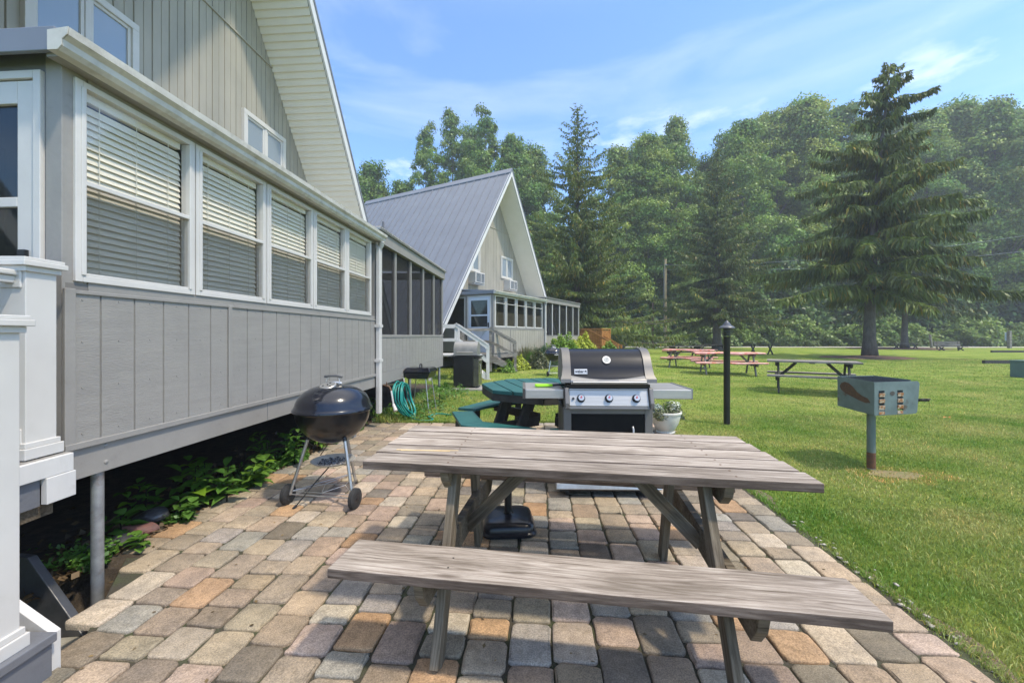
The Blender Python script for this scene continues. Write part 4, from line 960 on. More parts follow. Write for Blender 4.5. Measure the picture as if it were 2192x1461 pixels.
# ------------------------------------------------------------------ kettle grill
def kettle(label, loc, rz, scale=1, small=False):
    r = thing('kettle_grill', label, 'charcoal grill', loc, rz, None, scale)
    sg = 56 if not small else 28; R0 = .288; zr = .735
    bowl = [(.02, .455)] + [(R0 * math.sin(R(a)), zr - .278 * math.cos(R(a))) for a in range(8, 90, 7)] + [(R0 + .002, zr - .012), (R0 + .012, zr - .004), (R0 + .010, zr + .002), (R0 - .006, zr + .002)]
    mb = MB(); mb.lathe(bowl, seg=sg, capb=True); bo = mb.build('bowl', M['soot'], r, smooth='all')
    lid = [(R0 + .016, zr - .008), (R0 + .018, zr + .004), (R0 + .010, zr + .014)] + [(R0 * math.cos(R(a)) ** .82, zr + .016 + .178 * math.sin(R(a))) for a in range(6, 90, 7)] + [(.02, zr + .195), (.0, zr + .1955)]
    mb = MB(); mb.lathe(lid, seg=sg); ld = mb.build('lid', M['enamel'], r, smooth='all')
    # vent disc towards the front, handle bracket and handle
    mb = MB(); tl = Matrix.Rotation(R(18), 3, 'X'); c = Vector((0, -.075, zr + .196))
    ring = [(.0, .004), (.058, .004), (.062, .0), (.062, -.012)]; k0 = len(mb.v); mb.lathe(ring, seg=28); mb.v = [tuple(tl @ Vector(q) + c) for q in mb.v]
    vt = mb.build('vent', M['alu'], ld, smooth=25.)
    mb = MB()
    for k in range(3):
        a = R(90 + 120 * k); p = tl @ Vector((.036 * math.cos(a), .036 * math.sin(a), .0052)) + c; nrm = tl @ Vector((0, 0, 1)); mb.tube([p - nrm * .002, p + nrm * .001], .0085, 12)
    p = tl @ Vector((0, 0, .005)) + c; nrm = tl @ Vector((0, 0, 1)); mb.tube([p, p + nrm * .006], .006, 10)
    mb.build('hole', M['black_metal'], vt)
    mb = MB(); mb.tube([(.058, -.012, zr + .20), (.058, -.006, zr + .235), (.045, 0, zr + .25)], .0035, 6); mb.tube([(-.058, -.012, zr + .20), (-.058, -.006, zr + .235), (-.045, 0, zr + .25)], .0035, 6)
    for k in range(10):
        pass
    mb.tube([(-.066, .01, zr + .205), (-.04, -.012, zr + .213), (0, -.02, zr + .216), (.04, -.012, zr + .213), (.066, .01, zr + .205)], .012, 8)
    mb.build('heat_shield', M['alu'], ld, smooth=True)
    mb = MB(); mb.tube([(-.078, 0, zr + .256), (-.066, 0, zr + .262), (-.03, 0, zr + .268), (.03, 0, zr + .268), (.066, 0, zr + .262), (.078, 0, zr + .256)], [.009, .0125, .012, .012, .0125, .009], 12)
    mb.build('lid_handle', pm('weathered_grey_nylon', (.10, .10, .10), (.15, .15, .15), 15, .6), ld, smooth=True)
    # legs
    L_ = [(-.268, -.165), (.268, -.165), (0, .345)]; top = [(-.15, -.09), (.15, -.09), (0, .17)]
    for i, ((x, y), (tx, ty)) in enumerate(zip(L_, top)):
        zb = .075 if i < 2 else .012
        lg = MB().tube([(tx, ty, .545), (x, y, zb)], .0125, 12).build('leg', M['alu'], r, smooth=True)
        dv = (Vector((x, y, zb)) - Vector((tx, ty, .545))).normalized(); p = Vector((tx, ty, .545))
        MB().tube([p - dv * .01, p + dv * .05], .0165, 12).build('leg_socket', M['black_plastic'], lg, smooth=True)
        if i == 2: MB().tube([(x, y, .03), (x, y + .005, 0)], .015, 10).build('foot_cap', M['black_plastic'], lg)
    for s in (-1, 1):
        mb = MB(); x = s * .285; prof = [(.03, -.021), (.068, -.021), (.078, -.014), (.078, .014), (.068, .021), (.03, .021)]
        mb.lathe(prof, seg=30); mb.v = [(q[2] + x, q[0] - .165, q[1] + .078) for q in mb.v]
        wh = mb.build('wheel', M['rubber'], r, smooth=True)
        mb = MB(); mb.tube([(x - .02, -.165, .078), (x + .02, -.165, .078)], .032, 16); mb.tube([(x - .026, -.165, .078), (x + .026, -.165, .078)], .010, 10); mb.build('hub', M['black_plastic'], wh, smooth=True)
    mb = MB(); mb.tube([(-.285, -.165, .078), (.285, -.165, .078)], .005, 8)
    a, b_, c_ = Vector((-.262, -.155, .10)), Vector((.262, -.155, .10)), Vector((0, .33, .10))
    for (p, q) in ((a, b_), (b_, c_), (c_, a)): mb.tube([p, q], .0028, 6)
    m1 = (a + b_) / 2; 
    for q in (Vector((-.09, .03, .10)), Vector((.09, .03, .10))): mb.tube([m1, q], .0022, 6); mb.tube([q, c_], .0022, 6); mb.tube([q, a if q.x < 0 else b_], .0022, 6)
    mb.tube([(-.09, .03, .10), (.09, .03, .10)], .0022, 6)
    mb.build('wire_rack', M['alu'], r)
    # ash dish hung between the legs
    mb = MB(); mb.lathe([(.0, .285), (.08, .288), (.135, .300), (.168, .318), (.172, .318), (.14, .296), (.08, .282), (0, .279)], seg=36)
    ad = mb.build('ash_dish', pm('dusty_aluminium', (.45, .43, .38), (.32, .30, .27), 14, .55, metal=.35), r, smooth='all')
    if not small:
        g = random.Random(3); mb = MB()
        for k in range(150):
            a = g.random() * 6.28; q = .12 * math.sqrt(g.random()); s = g.uniform(.004, .012)
            mb.box((q * math.cos(a), q * math.sin(a), .29 + q * q * .6 + s * .4), (s * 1.6, s, s), Matrix.Rotation(g.random() * 3, 3, Vector((g.random(), g.random(), g.random())).normalized()))
        mb.build('ashes', M['ash'], ad)
        mb = MB(); mb.tube([(-.02, -.03, .46), (-.04, -.08, .40), (-.05, -.10, .375)], .004, 6); mb.build('damper_lever', M['pole_dark'], r)
        mb = MB(); mb.tube([(-.03, .05, .28), (-.10, -.10, .15), (-.17, -.235, .012)], .005, 8); mb.tube([(-.165, -.225, .02), (-.178, -.25, .004)], .010, 8); mb.build('poker', M['black_metal'], r, smooth=True)
        mb = MB(); mb.tube([(-.297, -.02, .70), (-.335, -.02, .69), (-.345, -.0, .67), (-.335, .02, .65), (-.297, .02, .64)], .008, 8); mb.build('bowl_handle', M['black_plastic'], r, smooth=True)
    else:
        MB().box((-.02, -.288, .70), (.17, .012, .025)).build('plate', M['white'], bo)
    return r
kettle('black kettle charcoal grill on wheels standing by the cottage wall', (-1.465, 3.37, 0), R(-9), 1.0)
kettle('smaller looking distant kettle grill on the grass by the shrubs', (W(1185, 13.3), 13.3, ground(W(1185, 13.3), 13.3) - .02), R(20), .97, True)

# ------------------------------------------------------------------ gas grill
GXc, GY = .795, 3.40
gg = thing('gas_grill', 'big three-burner gas grill with black lid between the near table and the lawn', 'gas grill', (GXc, GY, 0), R(-1.5))
# cart
for (x, nm) in ((-.335, 1), (.335, 1)):
    MB().span(x - .032, x + .032, .0, .05, .12, .735).build('cart_post', M['pewter'], gg, bevel=.004)
    MB().span(x - .032, x + .032, .46, .51, .12, .735).build('cart_post', M['pewter'], gg, bevel=.004)
MB().span(-.30, .30, .012, .03, .13, .68).build('door_panel', pm('matt_black_panel', (.007, .007, .007), (.012, .011, .010), 8, .6, spec=.15), gg, bevel=.003)
mb = MB(); mb.span(-.37, -.355, .05, .46, .14, .72); mb.span(.355, .37, .05, .46, .14, .72); mb.span(-.30, .30, .47, .49, .14, .72); mb.build('side_panel', M['pewter'], gg)
mb = MB(); mb.tube([(.20, -.012, .36), (.20, -.03, .38), (.20, -.03, .56), (.20, -.012, .58)], .009, 10); mb.build('door_handle', M['steel'], gg, smooth=True)
MB().span(-.303, .303, .004, .05, .683, .735).build('front_rail', M['pewter'], gg)
mb = MB(); mb.prism([(-.05, .075), (-.035, .120), (.54, .120), (.54, .075), (-.02, .062)], 'x', -.43, .43); mb.build('bottom_shelf', M['alu'], gg, bevel=.004)
MB().span(-.40, .40, 0, .50, .045, .061).build('shelf_frame', M['black_metal'], gg)
for (x, y) in ((-.33, .03), (.33, .03), (-.33, .47), (.33, .47)):
    mb = MB(); disc_box(mb, (x, y, .032), .032, .026, 'x', 20); cs = mb.build('caster', M['rubber'], gg, smooth=True)
    MB().span(x - .022, x + .022, y - .02, y + .03, .03, .045).build('caster_fork', M['black_metal'], cs)
# control panel leaning forward
def lean_panel(mb, x0, x1, yb, zb, yt, zt, th):
    mb.prism([(yb, zb), (yt, zt), (yt + th, zt), (yb + th, zb)], 'x', x0, x1)
mb = MB(); lean_panel(mb, -.325, .325, -.055, .755, -.005, .885, .03); mb.span(-.325, .325, -.01, .04, .878, .892); cp = mb.build('control_panel', M['steel'], gg, bevel=.005)
mb = MB(); lean_panel(mb, -.325, .325, -.060, .735, -.055, .753, .05); mb.build('drip_edge', M['pewter'], cp)
for s in (-1, 1):
    mb = MB(); x0, x1 = sorted((s * .327, s * .36)); mb.prism([(-.07, .735), (-.075, .78), (-.025, .90), (.10, .90), (.10, .735)], 'x', x0, x1); mb.build('panel_end', M['pewter'], gg, bevel=.006)
pn = Vector((0, -.130, .05)).normalized()
for kx in (-.228, .0, .222):
    c = Vector((kx, -.032, .815)); mb = MB(); mb.tube([c, c + pn * .006], .034, 24); mb.tube([c + pn * .006, c + pn * .028], [.031, .027], 24); kb = mb.build('knob', M['black_plastic'], cp, smooth=30.)
    mb = MB(); mb.tube([c + pn * .0285, c + pn * .031], .0235, 24); cap_ = mb.build('knob_cap', M['alu'], kb, smooth=30.)
    mb = MB()
    for (dx, dz, w2, h2) in ((0, .010, .010, .006), (-.003, .0, .014, .006), (.003, -.009, .012, .006)):
        mb.box(c + pn * .032 + Vector((dx, 0, dz)), (w2, .002, h2), Matrix.Rotation(R(-21), 3, 'X'))
    mb.build('flame_mark', M['red'], kb)
mb = MB(); c = Vector((-.292, -.032, .812)); mb.tube([c, c + pn * .014], .010, 14); mb.build('igniter', M['black_plastic'], cp)
# firebox and lid
mb = MB(); mb.prism([(.02, .74), (.0, .925), (.50, .925), (.48, .74)], 'x', -.345, .345); mb.build('firebox', M['black_metal'], gg)
def lidprof(o=0):
    pts = [(-.022, .935), (-.018, .965), (.012, .995), (.040, 1.06), (.075, 1.125), (.12, 1.175), (.175, 1.205), (.26, 1.215), (.35, 1.205), (.42, 1.165), (.47, 1.09), (.49, .935)]
    return [(y + (o if y < .25 else -o) * -1, z + o) for (y, z) in pts]
P = lidprof(0); mb = MB(); n = len(P)
for x in (-.315, .315): mb.v += [(x, y, z) for (y, z) in P]
for k in range(n - 1): mb.f.append((k, k + 1, n + k + 1, n + k)); mb.m.append(0)
ld = mb.build('lid', pm('deep_black_lid', (.007, .008, .013), (.009, .010, .016), 4, .28, spec=.28, dirt=((.03, .03, .035), 12, .6, .9, .4)), gg, smooth='all')
for s in (-1, 1):
    mb = MB(); Q = lidprof(.008)
    secs = []
    for i, (y, z) in enumerate(Q):
        wide = .058 + (.020 if i < 2 else 0) + (.008 if i == 2 else 0); secs.append((y, z, wide))
    n = len(secs); xo = s * .318
    for (y, z, wd_) in secs: mb.v += [(s * (.372 + wd_ - .058), y, z), (s * .305, y - (0 if y > .25 else 0), z)]
    b = 0
    for i in range(n - 1): mb.f.append((2 * i, 2 * i + 1, 2 * i + 3, 2 * i + 2)); mb.m.append(0)
    k0 = len(mb.v); mb.v += [(s * (.372 + wd_ - .058), y, z) for (y, z, wd_) in secs] ; mb.f.append(tuple(range(k0, k0 + n))); mb.m.append(0)
    k0 = len(mb.v); mb.v += [(s * .305, y + (.02 if y < .25 else -.02), z - .02) for (y, z, wd_) in secs]
    for i in range(n - 1): mb.f.append((2 * i + 1, k0 + i, k0 + i + 1, 2 * i + 3)); mb.m.append(0)
    o = mb.build('lid_end', M['pewter'], ld, smooth=35.)
# lower lid lip, bowed, with a bright bar
mb = MB(); nseg = 24
for i in range(nseg + 1):
    x = -.31 + .62 * i / nseg; q = 1 - (2 * abs(x) / .62) ** 2; zt = 1.000 - .030 * q
    yt = lambda z: -.022 + max(0, z - .965) * .9 - .006
    mb.v += [(x, -.030, .930), (x, -.036, .955), (x, -.028, .968), (x, yt(zt) + .002, zt - .004), (x, yt(zt) + .012, zt)]
for i in range(nseg):
    for k in range(4): mb.f.append((i * 5 + k, i * 5 + k + 1, (i + 1) * 5 + k + 1, (i + 1) * 5 + k)); mb.m.append(0)
mb.build('lid_lip', pm('pewter_light', (.26, .25, .24), (.22, .21, .2), 6, .38, metal=.3), ld, smooth=50.)
mb = MB(); mb.tube([(-.295, -.046, .948), (.30, -.046, .948)], .010, 12); mb.span(-.29, -.27, -.046, -.02, .94, .956); mb.span(.27, .29, -.046, -.02, .94, .956); mb.build('lid_handle', M['steel'], ld, smooth=True)
def at_lid(x, z):      # point and outward normal on the lid front
    for i in range(len(P) - 1):
        if P[i][1] <= z <= P[i + 1][1]:
            t_ = (z - P[i][1]) / (P[i + 1][1] - P[i][1]); y = P[i][0] + t_ * (P[i + 1][0] - P[i][0]); d = Vector((0, P[i + 1][0] - P[i][0], P[i + 1][1] - P[i][1])).normalized()
            return Vector((x, y, z)), Vector((0, -d.z, d.y)), d
c, n_, u_ = at_lid(.0, 1.122)
mb = MB(); mb.tube([c, c + n_ * .012], [.036, .034], 28); th = mb.build('thermometer', M['alu'], ld, smooth=30.)
mb = MB(); mb.tube([c + n_ * .0125, c + n_ * .0135], .024, 28); mb.build('dial', M['dial'], th)
mb = MB(); mb.beam(c + n_ * .0145 + u_ * -.006, c + n_ * .0145 + u_ * .018 + Vector((.008, 0, 0)), .002, .001, n_); mb.build('needle', M['black_plastic'], th)
# name plate with its lettering and small kettle mark
c, n_, u_ = at_lid(-.222, 1.028); fr = Matrix((Vector((1, 0, 0)), u_, n_)).transposed()
pl = MB().box((0, 0, 0), (.108, .046, .004)).build('name_plate', M['alu'], ld, bevel=.002)
pl.matrix_local = Matrix.Translation(c + n_ * .004) @ fr.to_4x4()
fc = bpy.data.curves.new('lettering', 'FONT'); fc.body = 'weber'; fc.size = .036; fc.extrude = .0006; fc.align_x = 'LEFT'; fc.offset = .0008
tmp = bpy.data.objects.new('tmp', fc); COL.objects.link(tmp); dg = bpy.context.evaluated_depsgraph_get(); me = bpy.data.meshes.new_from_object(tmp.evaluated_get(dg)); bpy.data.objects.remove(tmp)
me.materials.clear(); me.materials.append(M['black_plastic']); me.name = 'lettering'; lt = bpy.data.objects.new('lettering', me); COL.objects.link(lt); lt.parent = pl; lt.location = (-.047, -.010, .0030); lt.scale = (.78, 1.05, 1)
mb = MB()
for k in range(16): a = math.pi * 2 * k / 16; mb.v.append((.040 + .009 * math.cos(a), .004 + .007 * math.sin(a), .0032))
mb.f.append(tuple(range(16))); mb.m.append(0); mb.box((.040, .004, .0034), (.020, .002, .001)); mb.beam((.036, -.002, .0033), (.032, -.013, .0033), .002, .001); mb.beam((.044, -.002, .0033), (.048, -.013, .0033), .002, .001)
mb.build('kettle_mark', M['black_plastic'], pl)
# side shelves
for s in (-1, 1):
    xi, xo = s * .365, s * .685; x0, x1 = sorted((xi, xo))
    mb = MB(); mb.span(x0, x1, .0, .50, .806, .884); sh = mb.build('side_shelf', M['steel'], gg, bevel=.006)
    a, b_ = sorted((xo, xo + s * .022)); mb = MB(); mb.prism([(a, .004 if s > 0 else .03), (b_, .03 if s > 0 else .004), (b_, .49), (a, .502)] if s > 0 else [(a, .03), (b_, .0), (b_, .502), (a, .49)], 'z', .802, .888); mb.build('shelf_end', M['pewter'] if s < 0 else M['dark_trim'], sh, bevel=.004)
# basting brush left on the shelf
bs = thing('grill_brush', 'lime green brush with black handle lying on the left side shelf', 'brush', (W(1166, 3.55), 3.56, .886), R(4))
mb = MB(); mb.prism([(-.085, -.018), (-.07, -.028), (.04, -.024), (.07, -.012), (.07, .012), (.04, .024), (-.07, .028), (-.085, .018)], 'z', .004, .026); mb.build('brush_head', M['lime'], bs, bevel=.006)
mb = MB(); mb.tube([(.07, 0, .015), (.12, .004, .018), (.17, .01, .013)], [.011, .009, .007], 10); mb.build('handle', M['black_plastic'], bs, smooth=True)
tg = thing('grill_tongs', 'black tipped tongs with bits of char beside the lime brush', 'tongs', (W(1195, 3.62), 3.66, .886), R(-12))
mb = MB(); mb.tube([(-.06, .0, .008), (.06, .012, .008)], .005, 8); mb.tube([(-.06, .004, .008), (.06, -.014, .008)], .005, 8); mb.build('arm', M['black_metal'], tg)

# ------------------------------------------------------------------ potted plant
ppot = thing('flower_pot', 'ivory bowl planter standing at the lawn corner right of the gas grill', 'planter', (W(1424, 5.7), 5.70, -.008), 0)
mb = MB(); mb.lathe([(.115, 0), (.125, .004), (.125, .018), (.112, .026), (.135, .06), (.175, .14), (.196, .22), (.202, .262), (.214, .266), (.218, .280), (.214, .294), (.200, .296), (.192, .275), (.17, .26), (0, .258)], seg=44, capb=True)
mb.build('pot', M['pot'], ppot, smooth=40.)
MB().lathe([(.19, .262), (.12, .272), (0, .275)], seg=30).build('potting_soil', M['soil'], ppot)

# ------------------------------------------------------------------ path light
pl2 = thing('path_light', 'black mushroom-topped path light post standing alone in the lawn', 'lamp post', (W(1556, 6.26), 6.26, -.01), 0)
mb = MB(); mb.lathe([(.046, 0), (.047, 1.30), (.050, 1.31), (.052, 1.325)], seg=22, capb=True, capt=True); mb.build('pole', M['black_metal'], pl2, smooth=True)
mb = MB()
for k in range(5): z = 1.335 + k * .024; mb.lathe([(.052 + k * .0055, z), (.060 + k * .0055, z + .002), (.060 + k * .0055, z + .007), (.048, z + .012), (.048, z + .022)], seg=26, capb=True)
mb.build('louvre', M['black_metal'], pl2, smooth=30.)
mb = MB(); mb.lathe([(.108, 1.450), (.112, 1.456), (.108, 1.466), (.075, 1.492), (.055, 1.502), (.052, 1.518), (.040, 1.526), (.038, 1.536), (.020, 1.552), (.010, 1.570), (0, 1.572)], seg=30, capb=True)
mb.build('cap', pm('grey_lamp_cap', (.07, .075, .09), (.10, .105, .12), 8, .4), pl2, smooth=40.)

# ------------------------------------------------------------------ pedestal grill
pg = thing('pedestal_grill', 'grey steel park grill box on a single post in the lawn', 'park grill', (W(1865, 4.15), 4.15, -.015), R(0))
mb = MB(); mb.tube([(0, 0, .60), (0, 0, 0)], .036, 20); mb.build('post', M['green_galv'] if 'green_galv' in M else pm('green_grey_post', (.13, .16, .14), (.19, .22, .20), 9, .5, metal=.3, stretch=(1, 1, .2), dirt=((.18, .12, .07), 9, .58, .8, .5)), pg, smooth=True)
MB().tube([(0, 0, .17), (0, 0, .012)], .0368, 20).build('rust_sleeve', pm('rusty_steel', (.16, .07, .03), (.09, .05, .03), 25, .9, bump=.4, bscale=80), pg, smooth=True)
M['gbox'] = pm('grey_green_fire_box', (.165, .21, .205), (.12, .155, .15), 7, .55, metal=.25, bump=.1, bscale=40, dirt=((.09, .045, .02), 4.5, .60, .68, .75))
M['rust'] = pm('peeling_cream_rust', (.50, .42, .30), (.32, .13, .04), 26, .85, lo=.40, hi=.56)
# box corners solved in the ground plane: long left side runs away from the front right end
F0 = Vector((-.055, -.10, 0)); ang = R(154); a_ = Vector((math.cos(R(150)), math.sin(R(150)), 0)) ; b2_ = Vector((math.cos(R(4)), math.sin(R(4)), 0))
fl, fw = .52, .0
z0, z1 = .58, .90
# four plan corners: c0 near corner, c1 left far, c3 right near
c0 = Vector((-.145, -.20, 0)); c1 = Vector((-.045, .37, 0)); c3 = Vector((.40, -.09, 0)); c2 = Vector((.42, .44, 0))
def wall(mb, p, q, zb, zt, th=.004):
    mb.beam((p.x, p.y, (zb + zt) / 2), (q.x, q.y, (zb + zt) / 2), th, zt - zb)
mb = MB(); wall(mb, c0, c1, z0, z1); mb.build('side_plate', M['gbox'], pg)
mb = MB(); wall(mb, c1, c2, z0, z1); mb.build('back_plate', M['gbox'], pg)
mb = MB(); wall(mb, c2, c2 + (c3 - c2) * .82, z0, z1); mb.build('side_plate', M['gbox'], pg)
MB().prism([(c0.x, c0.y), (c0.x + (c3.x - c0.x) * .86, c0.y + (c3.y - c0.y) * .86), (c2.x + .0, c2.y), (c1.x, c1.y)], 'z', z0 - .004, z0).build('floor_plate', M['gbox'], pg)
# punched end plate with rounded right corners: built in its own plane
ex = (c3 - c0).normalized(); Wd = (c3 - c0).length
def slotplate():
    rects = []
    for cx in (.085, .31):
        for cz in (.045, .105, .165, .222): rects.append((cx - .035, cx + .035, cz - .012, cz + .012))
    xsb = sorted(set([0, Wd] + [r_[0] for r_ in rects] + [r_[1] for r_ in rects])); zsb = sorted(set([0, z1 - z0 - .002] + [r_[2] for r_ in rects] + [r_[3] for r_ in rects]))
    mb = MB(); H = z1 - z0 - .002
    def rnd(x, z):
        # clip the outer corners softly
        return x, z
    for i in range(len(xsb) - 1):
        for j in range(len(zsb) - 1):
            cx, cz = (xsb[i] + xsb[i + 1]) / 2, (zsb[j] + zsb[j + 1]) / 2
            if any(r_[0] < cx < r_[1] and r_[2] < cz < r_[3] for r_ in rects): continue
            last = i == len(xsb) - 2
            xa, xb = xsb[i], xsb[i + 1]; za, zb = zsb[j], zsb[j + 1]
            if last:
                f = lambda z: Wd - .035 * (1 - z / H) - (.03 * max(0, (z - (H - .03)) / .03) ** 2) - (.02 * max(0, (.02 - z) / .02) ** 2)
                n = 6; pts = [(xa, za)] + [(f(za + (zb - za) * q / n), za + (zb - za) * q / n) for q in range(n + 1)] + [(xa, zb)]
            else: pts = [(xa, za), (xb, za), (xb, zb), (xa, zb)]
            vs = [];
            for off in (-.002, .002): vs += [(p[0], off, p[1]) for p in pts]
            n = len(pts); mb.add(vs, [tuple(range(n)), tuple(range(2 * n - 1, n - 1, -1))] + [(k, (k + 1) % n, n + (k + 1) % n, n + k) for k in range(n)])
    return mb
ep = slotplate().build('end_plate', M['gbox'], pg); ep.matrix_local = Matrix.Translation((c0.x, c0.y, z0)) @ Matrix((ex, Vector((-ex.y, ex.x, 0)), Vector((0, 0, 1)))).transposed().to_4x4()
mb = MB()
for cx in (.085, .31):
    for cz in (.073, .134, .192): mb.box((cx, -.006, cz), (.068, .006, .034), Matrix.Rotation(R(8), 3, 'X'))
    mb.box((cx, -.004, .018), (.066, .004, .026))
mb.build('slot_strip', M['rust'], ep)
mb = MB(); 
for k in range(24): a = 2 * math.pi * k / 24; mb.v.append((.215 + .028 * math.cos(a), -.0045, .205 + .022 * math.sin(a)))
mb.f.append(tuple(range(24))); mb.m.append(0); mb.build('scorch_spot', pm('scorched_paint', (.06, .055, .05), (.1, .085, .07), 30, .8), ep)
# rust blister on the side plate
sx = (c1 - c0); Ls = sx.length; sx.normalize(); mb = MB(); sn = Vector((sx.y, -sx.x, 0)); sn = sn if sn.x < 0 else -sn
shape = [(a_ * Ls / 1.18, b__ * .31) for (a_, b__) in ((.08, .36), (.2, .32), (.35, .35), (.55, .42), (.75, .49), (.88, .58), (.93, .70), (.88, .82), (.78, .88), (.66, .86), (.54, .76), (.43, .62), (.3, .53), (.15, .48))]
for (u, z) in shape: p = c0 + sx * (u * 1.18) + sn * .0032; mb.v.append((p.x, p.y, z0 + z))
mb.f.append(tuple(range(len(shape)))); mb.m.append(0); mb.build('rust_patch', pm('dark_rust', (.12, .062, .03), (.08, .045, .025), 18, .9, bump=.3, bscale=60), pg, fix=False)
mb = MB()     # grate bars on top
for k in range(15):
    t_ = (k + .5) / 15; p = c0 + (c3 - c0) * t_ * .88 + sx * .02; q = c1 + (c2 - c1) * t_ * .95 - sx * .0
    mb.tube([(p.x, p.y, z1 - .012), (q.x, q.y, z1 - .012)], .0055, 6)
for t_ in (.1, .5, .9): p = c0 + (c1 - c0) * t_; q = c3 + (c2 - c3) * t_; mb.tube([(p.x, p.y, z1 - .022), (p.x + (q.x - p.x) * .85, p.y + (q.y - p.y) * .85, z1 - .022)], .005, 6)
mb.build('grate', M['black_metal'], pg)
hp = c3 + Vector((-.02, .06, 0)); mb = MB(); pts = []
for k in range(60): a = k * .9; t_ = k / 59; pts.append((hp.x + .02 + .16 * t_, hp.y + .012 * math.cos(a), .70 + .012 * math.sin(a)))
mb.tube(pts, .0045, 6); mb.tube([(hp.x - .12, hp.y, .70), (hp.x + .175, hp.y, .70)], .006, 8); mb.build('coil_handle', M['black_metal'], pg)

# ------------------------------------------------------------------ square charcoal grill by the wall
sg = thing('square_grill', 'small black square charcoal grill on thin legs by the porch wall', 'charcoal grill', (-1.63, 7.35, -.02), R(-8))
mb = MB(); mb.prism([(-.19, .60), (.19, .60), (.23, .70), (-.23, .70)], 'y', -.20, .20); mb.build('fire_bowl', M['soot'], sg, bevel=.012)
mb = MB()
for (hx, hy, z) in ((.245, .215, .703), (.25, .22, .72), (.215, .19, .775), (.19, .165, .79)): mb.v += [(-hx, -hy, z), (hx, -hy, z), (hx, hy, z), (-hx, hy, z)]
for i in range(3):
    for k in range(4): mb.f.append((i * 4 + k, i * 4 + (k + 1) % 4, (i + 1) * 4 + (k + 1) % 4, (i + 1) * 4 + k)); mb.m.append(0)
mb.f += [(0, 1, 2, 3), (12, 13, 14, 15)]; mb.m += [0, 0]
ld2 = mb.build('lid', M['enamel'], sg, bevel=.01)
mb = MB(); mb.tube([(0, -.05, .79), (0, -.045, .83), (0, .0, .845), (0, .045, .83), (0, .05, .79)], .011, 8); mb.build('lid_handle', M['black_plastic'], ld2, smooth=True)
for (x, y) in ((-.15, -.15), (.15, -.15), (-.15, .15), (.15, .15)): MB().tube([(x * .95, y, .61), (x * 1.45, y * 1.3, 0)], .009, 8).build('leg', M['alu'], sg, smooth=True)

# ------------------------------------------------------------------ old gas grill by the white stair
og = thing('old_gas_grill', 'black cart gas grill with a domed grey lid by the white stairs', 'gas grill', (W(1000, 10.5), 10.5, -.02), R(-6))
slab = MB().span(-.45, .45, -.42, .42, -.02, .045).build('paving_slab', M['conc'])
tag(slab, 'square concrete slab lying in the grass under the old black gas grill', 'paving slab'); slab.location = (W(1003, 10.45), 10.45, -.02); slab.rotation_euler = (0, 0, R(-6))
mb = MB(); mb.span(-.30, .20, -.24, .24, .09, .80); mb.build('cabinet', M['black_metal'], og, bevel=.006)
MB().span(.204, .34, -.23, .23, .09, .78).build('side_bay', pm('mirror_black', (.10, .10, .09), (.2, .19, .16), 7, .25, metal=.6), og, bevel=.004)
MB().span(-.42, .36, -.25, .25, .80, .84).build('side_table', M['black_metal'], og, bevel=.006)
mb = MB(); n = 10
for i in range(n + 1):
    a = math.pi * i / n; y = -.23 * math.cos(a); z = .86 + .34 * math.sin(a) ** .7; mb.v += [(-.30, y, z), (.30, y, z)]
for i in range(n): mb.f.append((2 * i, 2 * i + 1, 2 * i + 3, 2 * i + 2)); mb.m.append(0)
mb.f += [tuple(range(0, 2 * n + 2, 2)), tuple(range(1, 2 * n + 2, 2))]; mb.m += [0, 0]
l3 = mb.build('lid', pm('dull_grey_lid', (.22, .22, .21), (.30, .29, .27), 5, .45, metal=.3), og, smooth=50.)
mb = MB(); mb.tube([(-.2, -.25, .93), (-.2, -.28, .94), (.2, -.28, .94), (.2, -.25, .93)], .010, 8); mb.build('lid_handle', M['steel'], l3)
mb = MB(); mb.tube([(.355, -.16, .40), (.375, -.16, .42), (.375, -.16, .62), (.355, -.16, .64)], .008, 8); mb.build('bay_handle', M['steel'], og)
for (y,) in ((-.15,), (-.05,), (.05,), (.15,)): mb = MB(); mb.tube([(.345, y, .735), (.372, y, .735)], .02, 12); mb.build('knob', M['steel'], og)
for (x, y) in ((-.25, -.2), (.28, -.2), (-.25, .2), (.28, .2)): mb = MB(); disc_box(mb, (x, y, .055), .035, .03, 'x', 14); mb.build('caster', M['rubber'], og)

# ------------------------------------------------------------------ coiled garden hose
def wallx(Y): return -2.4 + SK * Y
hz = thing('garden_hose', 'teal garden hose coiled against the porch wall and trailing into the grass', 'garden hose', (0, 0, 0), 0)
pts = []; g = random.Random(11); Yc = 6.62
for k in range(0, 7 * 26):
    a = 2 * math.pi * k / 26; turn = k // 26; rr = 1 + .10 * math.sin(turn * 2.3) + .03 * math.sin(a * 2 + turn)
    y = Yc + .05 * math.sin(turn * 1.9) + .21 * rr * math.sin(a); z = .29 + .03 * math.sin(turn * 3.1) - .27 * rr * math.cos(a) * (.9 if math.cos(a) > 0 else 1.0)
    x = wallx(y) + .10 + .028 * turn + .03 * math.cos(a) + .02 * math.sin(turn * 5) + .10 * max(0, math.cos(a))
    pts.append((x, y, max(z, .012)))
lastp = pts[-1]
ctr = [(-1.62, 6.55, .03), (-1.45, 6.42, .012), (-1.3, 6.38, .012), (-1.25, 6.5, .012), (-1.36, 6.72, .012), (-1.25, 6.95, .012), (-1.0, 6.85, .012), (-.85, 6.98, .012), (-.95, 7.1, .015)]
